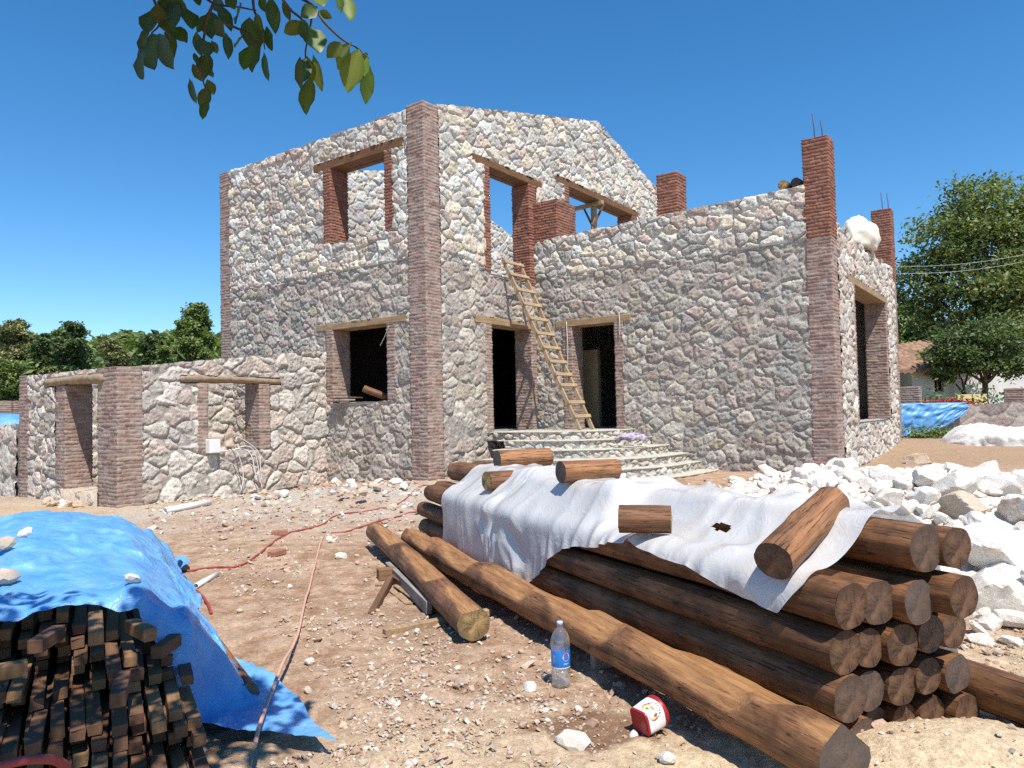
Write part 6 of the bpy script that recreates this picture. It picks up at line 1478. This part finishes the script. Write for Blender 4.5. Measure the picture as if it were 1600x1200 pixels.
# electrical box and conduits by the outbuilding window
bx = (on_v(326, 695, 2.84) - C0) @ U3
jb = thing('junction_box', 'white electrical box on the sill of the outbuilding window', 'junction box', B(bx, 2.84, 0.80))
V, F = bev_box(*bbox(bx, bx + 0.22, 2.80, 2.98, 0.84, 1.10), 0.012); part('case', V, F, M_PVC, jb, None, False)
V, F = bev_box(*bbox(bx + 0.012, bx + 0.208, 2.784, 2.80, 0.85, 1.09), 0.006); part('lid', V, F, M_PVC, jb, None, False)
cabs = [[(342, 704), (360, 704), (372, 701), (385, 703), (394, 715), (398, 735), (402, 752)], [(372, 699), (385, 697), (396, 703), (402, 722), (406, 745), (410, 765)], [(365, 703), (372, 710), (378, 728), (380, 748), (376, 768)], [(368, 690), (371, 683), (380, 687), (395, 697), (405, 710), (407, 732), (409, 752)], [(355, 698), (364, 705), (370, 720), (374, 740), (377, 755), (378, 772)]]
for k, pts in enumerate(cabs):
    p = spline([on_v(x, y, 2.84 - 0.03 * (k % 3)) for x, y in pts], 40); V, F = tube(p, 0.011 if k == 0 else 0.007, 7); solo('cable_conduit', V, F, M_PVC if k != 4 else M_STEEL, ['thick white conduit bending away from the white electrical box', 'white cable looping from the window sill down to the rubble', 'white cable hanging straight down below the window', 'white cable arching highest over the window sill', 'dark cable hanging below the outbuilding window'][k], 'cable', None, 'cables at the outbuilding window')
p1, p2 = on_ground(668, 752), on_ground(790, 748); p1 = at(690, 744, 0.30); p2 = at(800, 741, 0.33); stick('lath', p1, p2, 0.06, 0.03, M_LINTELD, None, (0, 1, 0)); o = bpy.context.scene.objects[-1]
for o in [q for q in COL.objects if q.name.startswith('lath') and 'label' not in q]: tag(o, 'thin brown lath sticking out behind the far end of the log stack', 'lath')

# ------------------------------------------------------------------ across the road on the right
YW = 21.0
bw = thing('stone_wall', 'low garden wall of brown stones across the dirt road', 'wall', (18, YW, 0.4))
V, F, C = join((*slab((0, YW, 0), np.array([1.0, 0, 0]), np.array([0, -1.0, 0]), 9.6, 26, 0.0, lambda s: np.full(np.shape(s), 1.42), 0.4, []), MORT), relief((0, YW, 0), np.array([1.0, 0, 0]), np.array([0, -1.0, 0]), 9.6, 20, 0.2, 1.5, 0.03, [], lambda s: np.full(np.shape(s), 1.42), stonework(91, 0.40, None, pall=np.array([[.36, .29, .25], [.40, .34, .30], [.33, .28, .26], [.44, .36, .29]]), smear=0.3)))
part('masonry', V, F, M_STONE, bw, C)
def brick_post(px0, px1, ptop, y, label, seed):
    a, b = atd(px0, 640, y), atd(px1, 640, y); top = atd(px0, ptop, y)[2]; q = (a + b) / 2 - C0; uu, vv = q @ U3, q @ V3; h = (b[0] - a[0]) * 0.42
    t_ = thing('brick_post', label, 'brick post', [*((a + b) / 2)[:2], 0.3]); brick_block('shaft', t_, uu - h, uu + h, vv - h, vv + h, 0.2, top, 'old', seed)
brick_post(1409, 1440, 605, 22.2, 'grayish brick post behind the hanging blue tarp', 101); brick_post(1571, 1606, 607, 21.4, 'brick post on the garden wall at the right edge', 102)
n, m = 60, 34; s = np.linspace(0, 1, n); f = np.linspace(0, 1, m); Sg, Fg = np.meshgrid(s, f, indexing='ij')
xl, xr = atd(1396, 640, 20.8)[0], atd(1511, 640, 20.8)[0]
zt = 1.47; zb = np.interp(s, [0, .2, .45, .7, .88, 1.0], [0.55, 0.57, 0.66, 0.85, 1.05, 1.25])[:, None]
X = xl + (xr - xl) * (Sg - 0.05 * (1 - Fg) * np.sin(Sg * 3)); Zg = zt + (zb - zt) * Fg + 0.01 * pn(Sg * 9, 0 * Fg)
Y = 20.80 - 0.05 * np.sin(Fg * 2.4) - 0.05 * pn(Sg * 5 + Fg * 2, Fg * 5 - 2 * Sg, 3) - 0.03 * (1 - np.abs(pn(Sg * 9 + 4 * Fg, Fg * 3, 5)) * 2)
P = np.stack([X, Y, Zg], -1); back = np.stack([X[:, 0], Y[:, 0] + 0.55, Zg[:, 0] + 0.01], -1)
P = np.concatenate([back[:, None], P], 1); solo('blue_tarp', P, gridF(n, m + 1), M_TARP, 'blue tarp hanging over the far garden wall, right of the house', 'tarp')
# crumpled white sheeting along the wall foot
n, m = 110, 26; s = np.linspace(0, 1, n); a = np.linspace(0, np.pi, m); Sg, A = np.meshgrid(s, a, indexing='ij')
x0, x1 = atd(1478, 690, 18.6)[0], 14.5; X = x0 + (x1 - x0) * Sg; hh = 0.46 * np.minimum(1, Sg * 9) ** 0.6 * (0.9 + 0.2 * pn(Sg * 6, 0.2)); ww = 0.42 * np.minimum(1, Sg * 9 + 0.2) ** 0.5
rr = 1 + 0.22 * pn(Sg * 9, A * 1.6, 4) + 0.16 * (1 - np.abs(pn(Sg * 16, A * 3, 6)) * 2)
Y = 18.7 - 1.6 * Sg - ww * np.cos(A) * rr; Zg = gz(X, Y, False) - 0.02 + hh * np.sin(A) ** 0.75 * rr
solo('white_sheeting', np.stack([X, Y, Zg], -1), gridF(n, m)[:, ::-1], M_WHITESHEET, 'long bundle of crumpled white sheeting at the foot of the garden wall', 'sheeting')
def weeds(name, c, rx, ry, h, n, size, mat, label, seed, cat='weeds'):
    rs = np.random.RandomState(seed); P = np.asarray(c) + np.stack([rs.normal(size=n) * rx, rs.normal(size=n) * ry, np.abs(rs.normal(size=n)) * h], -1)
    V, F, C = leaf_cloud(P, size, rs); return solo(name, V, F, mat, label, cat, base=np.asarray(c, float), col=C, smooth=False)
weeds('weed_clump', gpos(1452, 20.3), 0.45, 0.15, 0.16, 700, 0.06, M_LEAF, 'green weeds growing under the hanging blue tarp', 3, 'weeds')
weeds('weed_clump', (*atd(1462, 640, 25)[:2], 0.9), 0.4, 0.2, 0.5, 500, 0.09, M_LEAF, 'tall garden plants in front of the white cottage wall', 4, 'plants')
weeds('weed_clump', (*atd(1530, 640, 25)[:2], 0.9), 1.0, 0.2, 0.45, 800, 0.09, M_LEAFD, 'dark green plants behind the garden wall under the trees', 5, 'plants')
weeds('flower_bed', (*atd(1483, 628, 23)[:2], 1.40), 0.42, 0.12, 0.10, 500, 0.05, mat_leaf('red_petal', (0.42, 0.03, 0.05), tr=0.2), 'dark red flowers behind the garden wall', 6, 'flowers')
for px, py, r, k in [(1432, 725, 0.28, 1), (1537, 738, 0.16, 1), (1455, 690, 0.16, 0), (1420, 695, 0.13, 0)]:
    q = on_ground(px, py); put_rock((ROCKB if k else ROCKS)[2], q + Z3 * r * 0.2, r, {1432: 'lone cream boulder on the dirt road', 1537: 'small stone on the dirt road near the boulder heap', 1455: 'rubble stone under the right part of the hanging tarp', 1420: 'rubble stone under the left part of the hanging tarp'}[px], None, rr=rl)
# cottage
YC = 28.0
ct = thing('cottage', 'white cottage with old red tile roofs behind the garden wall', 'cottage', (15.5, YC, 0.5))
M_PLASTER = simple('whitewash', (0.74, 0.73, 0.70), 0.9, 0.2, 0.12, 1.2, 0.2)
M_TILE = simple('roof_tile', (0.42, 0.255, 0.165), 0.9, 0.2, 0.3, 3.0, 0.4)
xa, xb = atd(1425, 600, YC)[0], atd(1491, 600, YC)[0]; ze = atd(1440, 577, YC)[2]
wx0, wx1 = atd(1460, 600, YC)[0], atd(1475, 600, YC)[0]; wz0, wz1 = atd(1465, 612, YC)[2], atd(1465, 584, YC)[2]
V, F = slab((0, YC, 0), np.array([1.0, 0, 0]), np.array([0, -1.0, 0]), xa, xb, 0.2, lambda s: np.full(np.shape(s), ze), 4.0, [(wx0, wx1, wz0, wz1)], front=0.0); part('wall', V, F, M_PLASTER, ct, None, False)
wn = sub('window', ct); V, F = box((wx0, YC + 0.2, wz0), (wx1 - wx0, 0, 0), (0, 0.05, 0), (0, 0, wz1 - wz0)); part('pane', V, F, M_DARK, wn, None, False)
V, F = box((wx0 + (wx1 - wx0) * 0.45, YC + 0.12, wz0), (0.05, 0, 0), (0, 0.05, 0), (0, 0, wz1 - wz0)); part('frame', V, F, M_LADDER, wn, None, False)
V, F = box((xa - 3.0, YC + 1.2, 0.2), (3.0, 0, 0), (0, 3, 0), (0, 0, ze - 0.2)); part('wall', V, F, M_PLASTER, ct, None, False)
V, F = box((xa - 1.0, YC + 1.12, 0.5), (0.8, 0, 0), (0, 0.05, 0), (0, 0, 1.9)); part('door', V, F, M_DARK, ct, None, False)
V, F = box((xb, YC + 0.8, 0.2), (6.5, 0, 0), (0, 3, 0), (0, 0, ze - 0.1)); part('wall', V, F, M_PLASTER, ct, None, False)
def tiles(name, p, a, b, nx, ny, parent):
    """pantile roof: rows along a, slope along b"""
    p, a, b = [np.asarray(q, float) for q in (p, a, b)]; N = np.cross(a, b); N /= np.linalg.norm(N)
    if N[2] < 0: N = -N
    i = np.linspace(0, 1, nx * 6 + 1); j = np.linspace(0, 1, ny * 4 + 1); I, J = np.meshgrid(i, j, indexing='ij')
    h = 0.06 * np.abs(np.sin(I * nx * np.pi)) + 0.06 * (1 - (J * ny) % 1.0) + 0.03 * pn(I * nx * 0.9, J * ny * 0.9, 2) + 0.05 * pn(I * 3, J * 2, 4)
    P = p + I[..., None] * a + J[..., None] * b + h[..., None] * N; G = P[:, 0] - Z3 * 0.12
    P = np.concatenate([G[:, None], P], 1); part(name, P, gridF(*P.shape[:2]), M_TILE, parent, None, False)
tiles('roof', (xa - 3.0, YC - 0.55, ze - 0.10), (xb - xa + 3.3, 0, 0), (0, 3.3, 1.15), 20, 7, ct)
y2 = YC + 2.6; z2 = atd(1440, 556, y2)[2]; tiles('roof', (atd(1424, 556, y2)[0], y2, z2), (4.6, 0, 0.62), (0.3, 2.4, 0.55), 18, 7, ct)
V, F = box((atd(1430, 556, y2)[0], y2 + 0.4, 0.5), (4.2, 0, 0), (0, 2.2, 0), (0, 0, z2 - 0.55)); part('wall', V, F, M_PLASTER, ct, None, False)
for k, (px, lab) in enumerate([(1514, 'yellow garden chair left of the fruit tree trunk'), (1538, 'yellow garden chair right of the fruit tree trunk')]):
    q = gpos(px, 25.5); q[2] = 0.75; ch = thing('garden_chair', lab, 'chair', q); my = M_CREAM
    for nm, a in (('seat', ((-.25, -.25, .45), (.5, .5, .05))), ('backrest', ((-.25, .2, .5), (.5, .05, .5))), ('leg', ((-.25, -.25, 0), (.05, .05, .45))), ('leg', ((.2, -.25, 0), (.05, .05, .45))), ('leg', ((-.25, .2, 0), (.05, .05, .45))), ('leg', ((.2, .2, 0), (.05, .05, .45)))):
        V, F = box(q + np.array(a[0]), (a[1][0], 0, 0), (0, a[1][1], 0), (0, 0, a[1][2])); part(nm, V, F, my, ch, None, False)
for k, (a, b, lab) in enumerate([((1380, 416), (1660, 385), 'upper power line crossing in front of the walnut tree'), ((1380, 427), (1660, 396), 'lower power line crossing in front of the walnut tree')]):
    p, q = atd(*a, 30), atd(*b, 26); s = np.linspace(0, 1, 24)[:, None]; P = p + (q - p) * s; P[:, 2] -= 0.25 * np.sin(np.pi * s[:, 0]); V, F = tube(P, 0.007, 5); solo('power_line', V, F, M_PVC, lab, 'power line')
# far left, beyond the garden wall
V, F = ico(3); c = atd(-10, 655, 16.5); W_ = V * np.array([1.4, 0.9, 0.55]) * (1 + 0.12 * fbm(V[:, 0] * 2, V[:, 1] * 2, V[:, 2] * 2, 3))[:, None] + np.array([c[0], 16.5, 1.15]); solo('blue_tarp', W_, F, M_TARP, 'blue tarp over a heap behind the garden wall at the left edge', 'tarp')
brick_post(-4, 15, 627, 25, 'brick post far behind the garden wall, at the left edge', 103); brick_post(18, 34, 627, 25.5, 'brick post far behind, next to the outbuilding corner', 104)
